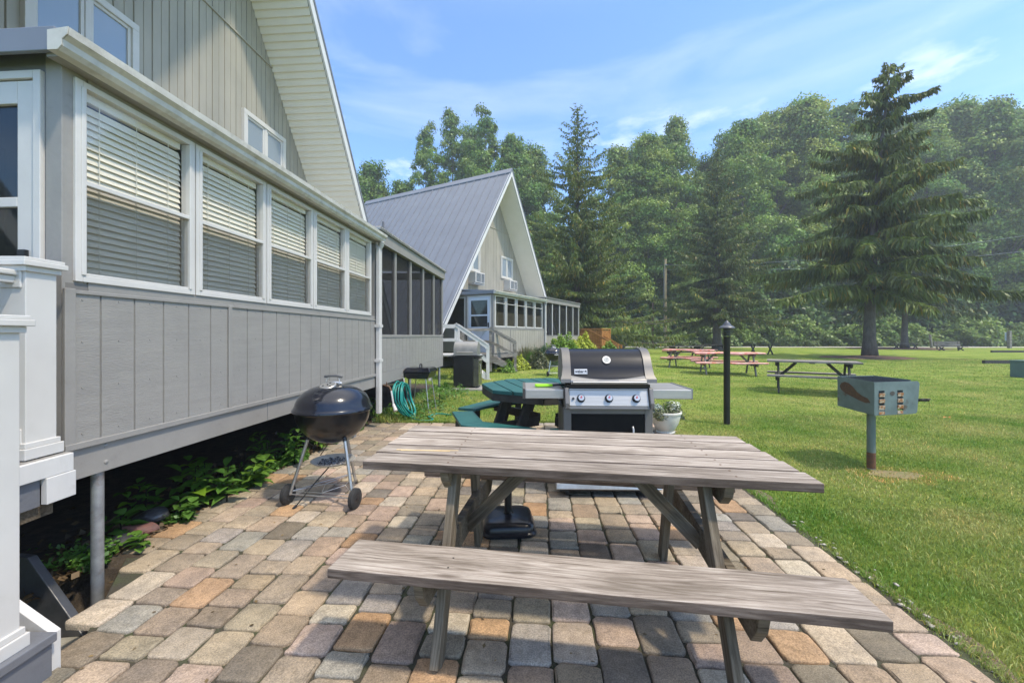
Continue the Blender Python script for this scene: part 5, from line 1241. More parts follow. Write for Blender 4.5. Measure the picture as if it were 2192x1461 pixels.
def smooth_path(c, n=8):
    out = []; c = [Vector(q) for q in c]
    for i in range(len(c) - 1):
        p0, p1, p2, p3 = c[max(i - 1, 0)], c[i], c[i + 1], c[min(i + 2, len(c) - 1)]
        for k in range(n):
            t_ = k / n; out.append(.5 * ((2 * p1) + (-p0 + p2) * t_ + (2 * p0 - 5 * p1 + 4 * p2 - p3) * t_ ** 2 + (-p0 + 3 * p1 - 3 * p2 + p3) * t_ ** 3))
    out.append(c[-1]); return out
allp = [Vector(p) for p in pts] + smooth_path([lastp] + ctr)
MB().tube(allp, .0115, 8).build('tube', M['hose'], hz, smooth='all')
mb = MB(); mb.tube([(wallx(6.2) + .03, 6.22, .58), (wallx(6.2) + .12, 6.2, .56), (wallx(6.2) + .15, 6.19, .50)], .016, 10); mb.tube([(wallx(6.2) + .08, 6.2, .56), (wallx(6.2) + .08, 6.2, .63)], .008, 8); mb.build('tap', M['pole_dark'], hz, smooth=True)
mb = MB(); mb.tube([(wallx(6.2) + .15, 6.19, .50), (wallx(6.2) + .17, 6.18, .40), (wallx(6.2) + .19, 6.17, .30)], .014, 8); mb.tube([(wallx(6.2) + .19, 6.17, .30), (wallx(6.2) + .24, 6.12, .21)], [.02, .03], 10); mb.build('spray_nozzle', M['white'], hz, smooth=True)

# ------------------------------------------------------------------ stairs
def stair(name, label, loc, rz, nst, w_, run, rise, matr, mat2, land=.9, rails=1.0, group=None):
    """landing at the origin, steps going down along +x"""
    r = thing(name, label, 'stairs', loc, rz); H = nst * rise
    mb = MB()
    for k in range(int(land / .14)): mb.span(-land + k * .14, -land + k * .14 + .132, -w_ / 2, w_ / 2, H - .035, H)
    mb.build('landing', mat2, r)
    for s in (-1, 1):
        y = s * w_ / 2
        mb = MB(); e = nst * run; mb.prism([(0, H - .02), (0, H - .28), (e - .1, -.0), (e, 0), (e, .05)], 'y', y - .02, y + .02); mb.build('stringer', matr, r)
        for (x, zb, zt) in ((-land + .05, 0, H + rails), (-.03, 0, H + rails), (e - .08, 0, rails + .12)): MB().span(x - .045, x + .045, y - .045 + s * .0, y + .045, zb, zt).build('post', matr, r, bevel=.003)
        for dz in (0, -.42):
            MB().beam((-.03, y + s * .052, H + rails - .06 + dz), (e - .08, y + s * .052, rails + .06 + dz), .035, .085).build('handrail', matr, r)
            MB().beam((-land, y + s * .052, H + rails - .06 + dz), (-.03, y + s * .052, H + rails - .06 + dz), .035, .085).build('handrail', matr, r)
        if dz: MB().beam((-.03, y + s * .03, H + rails + .02), (e - .05, y + s * .03, rails + .14), .11, .03).build('rail_cap', matr, r)
    for k in range(nst): MB().span(k * run, k * run + run + .02, -w_ / 2 + .022, w_ / 2 - .022, H - (k + 1) * rise - .035 + .0, H - (k + 1) * rise).build('tread', mat2, r) if k < nst - 1 else None
    return r
stair('white_stairs', 'white painted wooden stairs leading down from the screened porch', (-1.68, 12.85, -.02), R(4), 4, 1.15, .25, .195, M['whitewood'], M['whitewood'], land=.85, rails=.92)
ws = stair('timber_stairs', 'weathered unpainted stairs at the pale blue door of the A-frame cottage', (W(1052, 14.55), 14.60, .10), R(2), 3, 1.0, .30, .20, M['wood_far'], M['wood_far'], land=1.1, rails=.9)
# weathered lattice sheet under the landing
mb = MB()
for k in range(9): mb.beam((-.02, -.46, .06 + k * .06), (.60, -.46, -.2 + k * .06 + .3), .01, .02, (0, 1, 0)); mb.beam((-.02, -.452, .56 - k * .06), (.60, -.452, .2 - k * .06 + .1), .01, .02, (0, 1, 0))

# ------------------------------------------------------------------ cedar deck
cdk = thing('cedar_deck', 'orange stained cedar deck with a sloping rail beyond the shrubs', 'deck', (W(1268, 24), 24.3, -.02), R(-29))
MB().span(-.9, .9, -.9, .9, .60, .70).build('deck_floor', M['cedar'], cdk)
for (x, y) in ((-.86, -.86), (.86, -.86), (-.86, .86), (.86, .86)): MB().span(x - .05, x + .05, y - .05, y + .05, 0, 1.72).build('post', M['cedar'], cdk)
for (a, b_) in (((-.86, -.86), (.86, -.86)), ((.86, -.86), (.86, .86)), ((-.86, .86), (.86, .86))):
    MB().beam((a[0], a[1], 1.74), (b_[0], b_[1], 1.74), .13, .04).build('rail_cap', M['cedar'], cdk)
    mb = MB()
    for k in range(12): t_ = (k + .5) / 12; mb.box((a[0] + (b_[0] - a[0]) * t_, a[1] + (b_[1] - a[1]) * t_, 1.2), (.125, .125, .95) if False else ((.13, .02, .95) if a[1] == b_[1] else (.02, .13, .95)))
    mb.build('rail_panel', M['cedar'], cdk)
for y in (-1.3, -.5): MB().beam((.3, y, 1.65), (1.9, y, .75), .05, .09).build('handrail', M['cedar'], cdk); MB().span(1.84, 1.93, y - .045, y + .045, 0, .85).build('post', M['cedar'], cdk)

# ------------------------------------------------------------------ small far things
def pole(name, label, cat, px, Y, h, r_, mat, group=None, lean=0):
    o = MB().tube([(0, 0, -.1), (lean * h, 0, h)], [r_, r_ * .8], 12).build(name, mat, None, smooth=True); o.location = (W(px, Y), Y, -.02); tag(o, label, cat, group); return o
up = thing('utility_pole', 'pale timber utility pole rising in front of the wood', 'utility pole', (W(1424.5, 46), 46, -.02), 0)
MB().tube([(0, 0, -.1), (0, 0, 9.9)], [.15, .12], 12).build('pole', M['pole'], up, smooth=True)
MB().tube([(-.19, -.05, 0), (-.18, -.05, 8.8)], .035, 8).build('conduit', M['galv'], up)
MB().span(-.12, .12, -.25, -.13, 8.9, 9.3).build('junction_box', M['galv'], up)
pole('timber_post', 'dark brown timber post left of the pale utility pole', 'post', 1397.5, 45.5, 5.0, .11, M['pole_dark'])
pole('marker_post', 'short white marker post between the two timber poles', 'post', 1405, 44, .62, .10, M['white'])
pole('leaning_post', 'short grey leaning post beside the gravel road behind the park bench', 'post', 1995, 46, 1.45, .14, M['wood_far'], lean=-.16)
sp_ = thing('sign_post', 'grey backed sign on a thick timber post at the road', 'sign', (W(2161, 44), 44, -.02), R(5))
MB().span(-.14, .14, -.12, .12, -.1, 1.85).build('post', M['wood_far'], sp_, bevel=.01)
MB().span(-.35, .42, .13, .16, .80, 1.70).build('sign_plate', pm('pale_sign_back', (.38, .44, .50), (.33, .38, .44), 4, .5), sp_)
for i, (x0, x1, Y0, Y1, lab) in enumerate(((W(2100, 20.0), 34, 19.9, 19.4, 'long low black timber edging on the right lawn, nearer of two'), (W(2122, 33), 50, 33, 32.6, 'long low black timber edging on the right lawn, farther of two'))):
    e_ = thing('edging_timber', lab, 'timber edging', (x0, Y0, -.02), math.atan2(Y1 - Y0, x1 - x0), 'black timber edgings on the right lawn')
    l_ = math.hypot(x1 - x0, Y1 - Y0); nsec = 4
    for k in range(nsec): MB().span(l_ * k / nsec + .004, l_ * (k + 1) / nsec - .004, -.07, .07, 0, .16).build('timber', M['char'], e_, bevel=.008)
ub = thing('utility_pedestal', 'grey-green steel utility box with a round white emblem at the right edge', 'utility box', (W(2196, 13.3), 13.3, -.02), R(2))
MB().span(-.28, .28, -.2, .2, 0, .50).build('cabinet', M['green_box'], ub, bevel=.01)
MB().span(-.30, .30, -.22, .22, .502, .555).build('cap', M['green_box'], ub, bevel=.015)
mb = MB(); mb.tube([(-.14, -.202, .30), (-.14, -.204, .30)], .085, 24); em = mb.build('emblem', M['dark_trim'], ub)
mb = MB()
for k in range(24):
    a0, a1 = 2 * math.pi * k / 24, 2 * math.pi * (k + 1) / 24
    b = len(mb.v); mb.v += [(-.14 + r_ * math.cos(a), -.206, .30 + r_ * math.sin(a)) for (r_, a) in ((.058, a0), (.075, a0), (.075, a1), (.058, a1))]; mb.f.append((b, b + 1, b + 2, b + 3)); mb.m.append(0)
mb.beam((-.175, -.207, .265), (-.105, -.207, .335), .018, .001, (0, 1, 0)); mb.box((-.15, -.207, .315), (.02, .001, .03)); mb.span(-.19, -.09, -.2075, -.2045, .40, .43)
mb.build('ring_mark', M['white'], em, fix=False)
# sagging wires
for (a, b_, sag, lab) in (((W(1424, 46), 46, 9.2), (W(2330, 38), 38, 11.5), .9, 'upper thin overhead wire running right from the utility pole'), ((W(1424, 46), 46, 8.7), (W(2330, 36), 36, 9.4), .8, 'lower thin overhead wire running right from the utility pole')):
    P_ = [Vector(a).lerp(Vector(b_), t_ / 30) - Vector((0, 0, sag * 4 * (t_ / 30) * (1 - t_ / 30))) for t_ in range(31)]
    o = MB().tube(P_, .016, 5).build('overhead_wire', M['galv']); tag(o, lab, 'wire', 'overhead wires in front of the wood')
# parked car beyond the cedar deck
pc_ = thing('parked_car', 'dark car half hidden behind the green shrub near the cedar deck', 'car', (W(1300, 42), 42.5, -.02), R(8))
mb = MB(); mb.prism([(-2.2, .35), (-2.25, .75), (-1.4, .88), (-.9, 1.35), (.8, 1.38), (1.5, .92), (2.2, .80), (2.25, .35)], 'y', -.85, .85); mb.build('body', M['car'], pc_, bevel=.06)
MB().prism([(-1.25, .9), (-.85, 1.28), (.72, 1.31), (1.3, .93)], 'y', -.86, .86).build('window', M['glass_dark'], pc_)
for (x, y) in ((-1.4, -.8), (1.4, -.8), (-1.4, .8), (1.4, .8)): mb = MB(); disc_box(mb, (x, y, .32), .32, .2, 'y', 18); mb.build('wheel', M['rubber'], pc_)
# fallen leaf, stones and slab under the deck corner
mb = MB(); mb.v = [(0, 0, .012), (.05, .03, .03), (.10, .015, .02), (.13, 0, .04), (.09, -.03, .02), (.04, -.025, .03)]; mb.f = [(0, 1, 5), (1, 2, 5), (2, 4, 5), (2, 3, 4)]; mb.m = [0] * 4
o = mb.build('fallen_leaf', M['orange_leaf']); o.location = (W(2018, 6.6), 6.6, .0); tag(o, 'single curled orange leaf lying in the grass right of the park grill', 'leaf')
def rock(loc, r, sc, mat, label, seed, rz=0):
    me = bpy.data.meshes.new('rock'); bm = bmesh.new(); bmesh.ops.create_icosphere(bm, subdivisions=3, radius=r); g = random.Random(seed)
    axes = [Vector((g.gauss(0, 1), g.gauss(0, 1), g.gauss(0, 1))).normalized() for _ in range(9)]
    for v in bm.verts:
        for a in axes:
            d = v.co.dot(a); lim = r * .72
            if d > lim: v.co -= a * (d - lim) * .9
    bm.to_mesh(me); bm.free(); me.materials.append(mat); o = bpy.data.objects.new('rock', me); COL.objects.link(o)
    o.location = loc; o.scale = sc; o.rotation_euler = (g.uniform(-.2, .2), g.uniform(-.2, .2), rz); tag(o, label, 'rock'); return o
rock((-2.20, 1.98, -.215), .16, (1.25, .8, .5), M['stone'], 'flat pale fieldstone lying behind the foot of the steel post', 1, .3)
rock((-2.02, 1.86, -.235), .11, (1.4, .8, .4), M['stone'], 'small flat pale stone at the left of the steel post', 4, -.2)
rock((-2.52, 2.60, .015), .12, (1.3, .9, .45), M['dark_stone'], 'dark slate stone at the bed edge right of the steel post', 6, .5)
rock((-2.52, 2.78, .02), .10, (1.2, .9, .5), pm('reddish_stone', (.22, .09, .07), (.12, .07, .06), 12, .8), 'reddish stone among the leafy plants behind the steel post', 8, .5)
rock((-2.60, 2.95, .03), .12, (1.2, .9, .5), M['dark_stone'], 'dark stone under the beam beside the reddish stone', 9, .1)
sl_ = MB(); sl_.prism([(0, 0), (.62, 0), (.60, .02), (.10, .46), (0, .46)], 'y', -.02, .02); o = sl_.build('leaning_board', M['dark_stone'], None, bevel=.004); o.location = (-2.62, 2.12, -.28); o.rotation_euler = (R(-6), 0, R(-8)); tag(o, 'dark glossy board leaning under the deck behind the white stringer', 'board')
# ------------------------------------------------------------------ foliage meshes
def quads_from(C, Nrm, size, g, aspect=1.6, droop=0.):
    """leaf sprays: bent diamonds at points C facing roughly Nrm; returns V,F(triangles)"""
    n = len(C); size = np.broadcast_to(size, (n,)) if np.ndim(size) else np.full(n, size)
    Nn = Nrm + g.normal(0, .55, (n, 3)); Nn /= np.linalg.norm(Nn, axis=1)[:, None] + 1e-9
    T = g.normal(0, 1, (n, 3)); T -= Nn * (T * Nn).sum(1)[:, None]; T[:, 2] -= droop; T /= np.linalg.norm(T, axis=1)[:, None] + 1e-9
    B = np.cross(Nn, T); s = (size * g.uniform(.6, 1.3, n))[:, None]
    a = C - T * s * aspect * .5; b = C + B * s * .5 - Nn * s * .12; c = C + T * s * aspect * .5 - Nn * s * .25; d = C - B * s * .5 - Nn * s * .12
    V = np.stack([a, b, c, d], 1).reshape(-1, 3); i = np.arange(n)[:, None] * 4
    return V, np.concatenate([i + [0, 1, 2], i + [0, 2, 3]], 0)
def cat_meshes(parts):
    V = np.vstack([p[0] for p in parts]); T = np.vstack([p[2] for p in parts]); F = []; o = 0
    for p in parts: F.append(p[1] + o); o += len(p[0])
    return V, np.vstack(F), T
def crown_mesh(name, H, Rc, z0, seed, nblob, per, ls, mat, loose=0.):
    """tall broadleaf crown: many leafy clumps on ascending limbs"""
    g = np.random.default_rng(seed); parts = []; blobs = []
    k = 0
    while len(blobs) < nblob and k < 6000:
        k += 1
        t = g.random() ** .85; z = z0 + (H - z0) * t
        prof = (math.sin(math.pi * min(1, (.12 + .88 * t)) ** .8) ** .6) if t < 1 else 0
        prof = max(.2, prof * (1 - .45 * t ** 3))
        a = g.random() * 2 * np.pi; rr = Rc * prof * (g.random() ** .45) * (1 + .22 * math.sin(3 * a + seed) + .12 * math.sin(5 * z))
        r = Rc * g.choice([.11, .15, .20, .28], p=[.25, .3, .25, .2]) * g.uniform(.85, 1.15) * (1 - .3 * t)
        c = np.array([rr * np.cos(a), rr * np.sin(a), z])
        if loose and any(np.linalg.norm((c - q[0]) * [1, 1, 1.1]) < loose * (r + q[1]) for q in blobs): continue
        blobs.append((c, r))
    for c, r in blobs:
        n = int(per * (r / (Rc * .2)) ** 2)
        D = g.normal(0, 1, (n, 3)); D /= np.linalg.norm(D, axis=1)[:, None]; D[:, 2] = np.where(D[:, 2] < -.35, -D[:, 2], D[:, 2])
        q = g.uniform(.45, 1.18, (n, 1)) * (1 + .18 * np.sin(D[:, :1] * 7 + D[:, 1:2] * 5 + seed)); P = c + D * r * q * [1.15, 1.15, .8]
        V, F = quads_from(P, D + [0, 0, .5], ls, g, 1.5)
        t = np.repeat(g.uniform(.70, 1.30, (n, 1)) * np.ones((1, 3)) * (1 + g.normal(0, .10)), 4, 0); t[:, 0] *= g.uniform(.85, 1.2)
        parts.append((V, F, t))
    V, F, T = cat_meshes(parts)
    return npmesh(name, V, F, T, mat, link=False), blobs
def trunk_mesh(name, H, r, blobs, seed, mat, nl=16):
    g = random.Random(seed); mb = MB(); n = 9
    mb.tube([(.15 * math.sin(i * .9 + seed) * i / n, .15 * math.cos(i * 1.3 + seed) * i / n, H * .93 * i / n - .1) for i in range(n + 1)], [r * (1.35 if i == 0 else 1) * (1 - .86 * i / n) for i in range(n + 1)], 10)
    bs = sorted(blobs, key=lambda q: q[0][2]); step = max(1, len(bs) // nl)
    for c, br in bs[::step]:
        zb = max(H * .15, c[2] - abs(math.hypot(c[0], c[1])) * .9 - 1.5); q = 1 - .86 * zb / (H * .93)
        p = Vector((0, 0, zb)); e = Vector(c); m = p.lerp(e, .5) + Vector((0, 0, -.15 * (e - p).length * .5))
        mb.tube([p, m, e], [r * q * .45, r * q * .28, r * .05], 6)
    me = bpy.data.meshes.new(name); me.from_pydata(mb.v, [], mb.f); me.materials.append(mat); me.polygons.foreach_set('use_smooth', [True] * len(me.polygons)); return me
LM = {'a': leaf('broadleaf_foliage', (.11, .20, .028), (.21, .31, .055), scale=.22, trans=.35),
      'b': leaf('pale_broadleaf_foliage', (.15, .24, .035), (.27, .36, .068), scale=.2, trans=.35),
      'c': leaf('dark_broadleaf_foliage', (.085, .165, .024), (.16, .25, .045), scale=.25, trans=.3)}
variants = []
for i, (H, Rc, z0, nb, per, ls, lo, mt) in enumerate(((30, 7.4, 4, 300, 300, .245, 0, 'a'), (30, 7.8, 3, 300, 300, .25, 0, 'b'), (30, 6.4, 6, 165, 330, .23, .36, 'a'), (28, 8.0, 2, 300, 300, .26, 0, 'c'), (30, 7.0, 4, 290, 300, .245, 0, 'b'))):
    cm, bl = crown_mesh('crown', H, Rc, z0, 40 + i, nb, per, ls, LM[mt], lo); variants.append((cm, trunk_mesh('trunk', H, .33, bl, i, M['bark2']), H))
def tree(px, top, Y, var, wid, label, name='broadleaf_tree', rz=0.):
    cm, tm, H0 = variants[var]; H = 1.33 + (718 - top) / 880 * Y
    r = thing(name, label, 'tree', (W(px, Y), Y, -.02), rz, 'tall trees of the wood behind the lawn'); r.scale = (wid, wid, H / H0)
    c = bpy.data.objects.new('crown', cm); COL.objects.link(c); c.parent = r
    t = bpy.data.objects.new('trunk', tm); COL.objects.link(t); t.parent = r; return r
TR = [(792, 362, 60, 3, .80, 'lowest leafy tree at the left, showing just over the metal roof'),
      (862, 395, 58, 0, .72, 'dark rounded tree rising behind the left end of the ridge of the metal roof'),
      (912, 268, 60, 2, .62, 'slim open-crowned tree left of the tallest group over the metal roof'),
      (968, 238, 62, 2, .74, 'tall open-crowned tree with sky gaps above the middle of the metal roof'),
      (1040, 242, 60, 2, .80, 'tall open-crowned tree just left of the roof peak'),
      (1098, 300, 59, 0, .78, 'broad tree directly behind the roof peak'),
      (1140, 330, 63, 3, .8, 'dark tree between the roof peak and the tall ragged spruce'),
      (1322, 330, 60, 1, .78, 'pale green tree right of the tall ragged spruce'),
      (1388, 300, 58, 4, .80, 'pale green tree left of the pair of yellow-topped trees'),
      (1448, 266, 61, 1, .78, 'tallest pale green tree between the two spruces'),
      (1512, 352, 66, 3, .8, 'lower tree in the dip of the treeline'),
      (1590, 268, 60, 0, .88, 'big full tree at the left of the high right-hand wood'),
      (1662, 250, 64, 1, .95, 'pale full tree second in the high right-hand wood'),
      (1728, 224, 62, 4, 1.0, 'highest rounded tree left of the big spruce'),
      (1800, 238, 66, 0, .95, 'tall tree whose crown is crossed by the big spruce tip'),
      (1905, 282, 68, 3, 1.0, 'lower hazy tree straight behind the big spruce'),
      (1985, 250, 62, 1, .92, 'tall hazy tree right of the big spruce'),
      (2055, 230, 64, 4, 1.0, 'tall hazy tree with a flat top near the right edge'),
      (2128, 232, 60, 1, .95, 'wide hazy tree close to the right edge'),
      (2215, 250, 62, 0, 1.05, 'hazy tree cut by the right edge of the view'),
      (1560, 300, 72, 3, .85, 'far tree showing between the treeline dip and the high wood'), (1630, 262, 74, 0, .9, 'far tree behind the left pair of the high wood'),
      (1695, 240, 73, 3, .9, 'far tree peeping between the second and highest right-hand trees'), (1855, 262, 74, 1, .9, 'far tree filling in left behind the big spruce'),
      (1945, 262, 74, 0, .9, 'far hazy tree just right behind the big spruce'), (2020, 246, 73, 3, .9, 'far hazy tree between the two tallest right-hand hazy trees'), (2092, 240, 73, 0, .9, 'far hazy tree near the right edge between two wide ones'), (2172, 246, 73, 3, .9, 'far hazy tree next to the one cut by the right edge'),
      (1010, 290, 72, 3, .8, 'far tree filling the gap behind the open-crowned pair'), (1355, 330, 70, 3, .8, 'far tree behind the pale pair right of the ragged spruce'), (1415, 300, 71, 0, .75, 'far tree behind the yellow-topped pair')]
for i, (px, top, Y, v, wd, lab) in enumerate(TR): tree(px, top, Y, v, wd, lab, rz=i * 1.7)

# second rank of the wood and its undergrowth: masses nobody could count
def mass(name, label, cat, xs_, yfun, hfun, n, ls, mat, seed, depth=6., low=0.):
    g = np.random.default_rng(seed); x = g.uniform(xs_[0], xs_[1], n); h = hfun(x); t = g.random(n) ** .8
    z = low + (h - low) * t; y = yfun(x) + depth * t * .35 + g.normal(0, depth * .22, n) + 1.3 * np.sin(x * 1.1 + z * .9) * np.sin(z * .55 + x * .3) + .5 * np.sin(x * 2.9 + z * 2.1)
    D = np.column_stack([g.normal(0, .5, n), -1 + g.normal(0, .4, n), .7 + g.normal(0, .4, n)])
    V, F = quads_from(np.column_stack([x, y, z]), D, ls, g, 1.4); tt = np.repeat(g.uniform(.6, 1.3, (n, 1)) * np.ones((1, 3)), 4, 0)
    return tag(npmesh(name, V, F, tt, mat), label, cat, kind='stuff')
M['deep'] = leaf('wood_interior_foliage', (.06, .12, .02), (.13, .21, .038), scale=.3, trans=.3)
M['under'] = leaf('undergrowth_foliage', (.12, .20, .03), (.24, .32, .06), scale=.45, trans=.35)
mass('woodland', 'dense leafy wood filling in behind the first row of tall trees', 'wood', (-36, 105), lambda x: 68 + 0 * x, lambda x: 17 + 2.5 * np.sin(x * .21) + 1.5 * np.sin(x * .5) + 6.5 * (x > 24), 110000, .62, M['deep'], 3, 7)
mass('woodland', 'lower leafy edge of the wood behind the road', 'wood', (-36, 100), lambda x: 57 + 1.2 * np.sin(x * .3), lambda x: 9 + 2.2 * np.sin(x * .35 + 1) + 1.2 * np.sin(x * .9), 90000, .42, M['deep'], 4, 5)
mass('undergrowth', 'bright green bushes and weeds growing along the far side of the road', 'undergrowth', (-20, 95), lambda x: 52.4 + .8 * np.sin(x * .4), lambda x: 2.9 + .8 * np.sin(x * .55) + .6 * np.sin(x * 1.3 + 2), 60000, .26, M['under'], 5, 3)
mass('verge_weeds', 'knee high pale weeds fringing the gravel road', 'weeds', (-12, 92), lambda x: 50.9 + .2 * np.sin(x), lambda x: .9 + .3 * np.sin(x * .8), 26000, .16, leaf('verge_weeds', (.10, .17, .03), (.19, .24, .07), trans=.35), 6, .8)

# ------------------------------------------------------------------ spruces
def spruce_mesh(H, Rb, z0, seed, prof, nbr, mat, sway=0.6, sp=.13, tw=.34, droop=.30, lean=0., thin=1., wdn=.036, layers=0, bare=0.):
    g = np.random.default_rng(seed); tri = []; tone = []; limbs = []
    golden = 2.399
    for k in range(nbr):
        t = (k + .5) / nbr
        if layers: t = (int(t * layers) + .5 + .30 * g.normal()) / layers; t = min(.985, max(.005, t))
        z = z0 + (H - z0) * t; a = k * golden + g.normal(0, .25)
        whorl = .55 + .45 * math.sin(z * 4.1 + seed) ; L_ = Rb * prof(t) * g.uniform(.50 if layers else .62, 1.10) * (.75 + .25 * whorl)
        if g.random() < .06: L_ *= .5
        cx = lean * (z / H) ** 2; n = max(3, int(L_ / sp)); s = np.linspace(0.08, 1, n)
        az = a + g.normal(0, .12) * s; up0 = g.uniform(-.08, .30) + .40 * t
        zz = z + L_ * (up0 * s - (droop + .10 * (1 - t)) * s ** 2 * 1.5 + .22 * s ** 4) + .10 * np.sin(s * 6 + k)
        X = cx + L_ * s * np.cos(az); Y = L_ * s * np.sin(az); P = np.column_stack([X, Y, zz]); limbs.append((P, L_))
        d = np.array([math.cos(a), math.sin(a), -.25]); side = np.array([-math.sin(a), math.cos(a), 0])
        btone = g.uniform(.75, 1.25)
        for j in range(n):
            sj = s[j]; wdt = (.12 + (.075 if layers else .13) * L_ * (1 - sj) ** .8) * (1 if sj > .15 else .4)
            m = int((3 + 6 * min(1, wdt)) * thin * (1 - .6 * max(0, (t - .68) / .32) * bare))
            for q in range(m):          # side sprays that hang
                off = g.uniform(-1, 1) * wdt; base = P[j] + side * off + np.array([0, 0, -.10 * abs(off)]) + d * g.uniform(-.5, .5) * sp
                ln = tw * (.45 + .55 * (1 - t)) * g.uniform(.45, 1.35) * (.7 + .5 * (1 - sj)); dirv = np.array([0, 0, -1.]) * g.uniform(.5, 1.3) + d * g.uniform(0, .45 if layers else .7) + side * np.sign(off) * g.uniform(0, .55); dirv /= np.linalg.norm(dirv)
                w_ = np.cross(dirv, g.normal(0, 1, 3)); w_ /= np.linalg.norm(w_) + 1e-9; w_ *= wdn * g.uniform(.7, 1.4)
                e = base + dirv * ln; mdl = base + dirv * ln * .45 + w_ * .2
                tri.append((base - w_ * .6, mdl + w_ * 1.3, e)); tri.append((base + w_ * .6, mdl - w_ * 1.3, e))
                f = btone * g.uniform(.7, 1.3); c = np.array([f, f, f * .95])
                if g.random() < .06: c = np.array([2.3, 1.35, .9]) * f     # cones and browned tips
                tone += [c] * 6
            for q in range(int(3 * thin) + 1):      # upper shoots along the branch
                base = P[j] + side * g.normal(0, .35) * wdt; dirv = d * g.uniform(.5, 1.2) + side * g.normal(0, .8) + np.array([0, 0, g.uniform(-.25, .45)]); dirv /= np.linalg.norm(dirv); ln = g.uniform(.12, .28)
                w_ = np.cross(dirv, g.normal(0, 1, 3)); w_ /= np.linalg.norm(w_) + 1e-9; w_ *= .035
                tri.append((base - w_, base + w_, base + dirv * ln)); f = btone * g.uniform(.95, 1.55); tone += [np.array([f, f * 1.02, f * .9])] * 3
    V = np.array(tri).reshape(-1, 3); F = np.arange(len(V)).reshape(-1, 3)
    return npmesh('crown', V, F, np.array(tone), mat, link=False), limbs
def spruce(label, loc, H, Rb, z0, seed, prof, nbr, mat, tr, rz=0, **k):
    r = thing('spruce_tree', label, 'tree', loc, rz); lean = k.get('lean', 0.)
    me, limbs = spruce_mesh(H, Rb, z0, seed, prof, nbr, mat, **k); c = bpy.data.objects.new('crown', me); COL.objects.link(c); c.parent = r
    mb = MB(); n = 14; mb.tube([(lean * (i / n) ** 2, .04 * math.sin(i), -.15 + (H + .1) * i / n) for i in range(n + 1)], [tr * (1.45 if i == 0 else 1.08 if i == 1 else 1) * (1 - .95 * i / n) for i in range(n + 1)], 14)
    for (P_, L_) in limbs[::2]:
        m_ = P_[:: max(1, len(P_) // 5)]
        if len(m_) > 1: mb.tube([tuple(q) for q in m_], [max(.008, .045 * L_ / 5 * (1 - .8 * i / len(m_))) for i in range(len(m_))], 4, cap=False)
    mb.build('trunk', M['bark'], r, smooth='all')
    return r
M['spruce'] = leaf('spruce_needles', (.070, .108, .024), (.145, .175, .040), scale=.5, trans=.22)
M['spruce2'] = leaf('olive_spruce_needles', (.09, .125, .028), (.16, .195, .045), scale=.4, trans=.25)
def big(t): return float(np.interp(t, [0, .08, .34, .48, .60, .67, .74, .81, .87, .93, 1], [.82, 1.08, .84, .74, .52, .42, .34, .40, .22, .13, .05]))
spruce('big drooping Norway spruce with a mulch ring standing alone on the right lawn', (W(1862, 25), 25, .05), 17.9, 7.0, 3.5, 21, big, 112, M['spruce'], .31, lean=1.3, thin=1.9, tw=.80, sp=.105, droop=.27, wdn=.040, layers=16)
spruce('smaller dark spruce behind and right of the big drooping spruce', (W(1937, 41), 41, .08), 11.5, 5.6, 4.0, 22, lambda t: (1 - t) ** .6, 100, M['spruce'], .30, thin=1.3, tw=.7, sp=.2, wdn=.06)
spruce('tall ragged spruce with a bare thin tip, just right of the A-frame roof', (W(1236, 33), 33, -.02), 19.6, 9.2, .8, 23, lambda t: (1 - t) ** .95 * (.85 + .2 * math.sin(t * 30)) * (1 if t < .86 else .9) + .05, 250, M['spruce2'], .30, thin=1.7, tw=.42, sp=.16, droop=.14, wdn=.036, bare=1.3)
spruce('olive green conical spruce between the pale trees and the big spruce', (W(1535, 41), 41, -.02), 19.8, 8.0, 2.6, 24, lambda t: (1 - t) ** .92 * (.9 + .15 * math.sin(t * 26)) + .03, 220, M['spruce2'], .38, thin=1.7, tw=.5, sp=.19, droop=.16, wdn=.045)

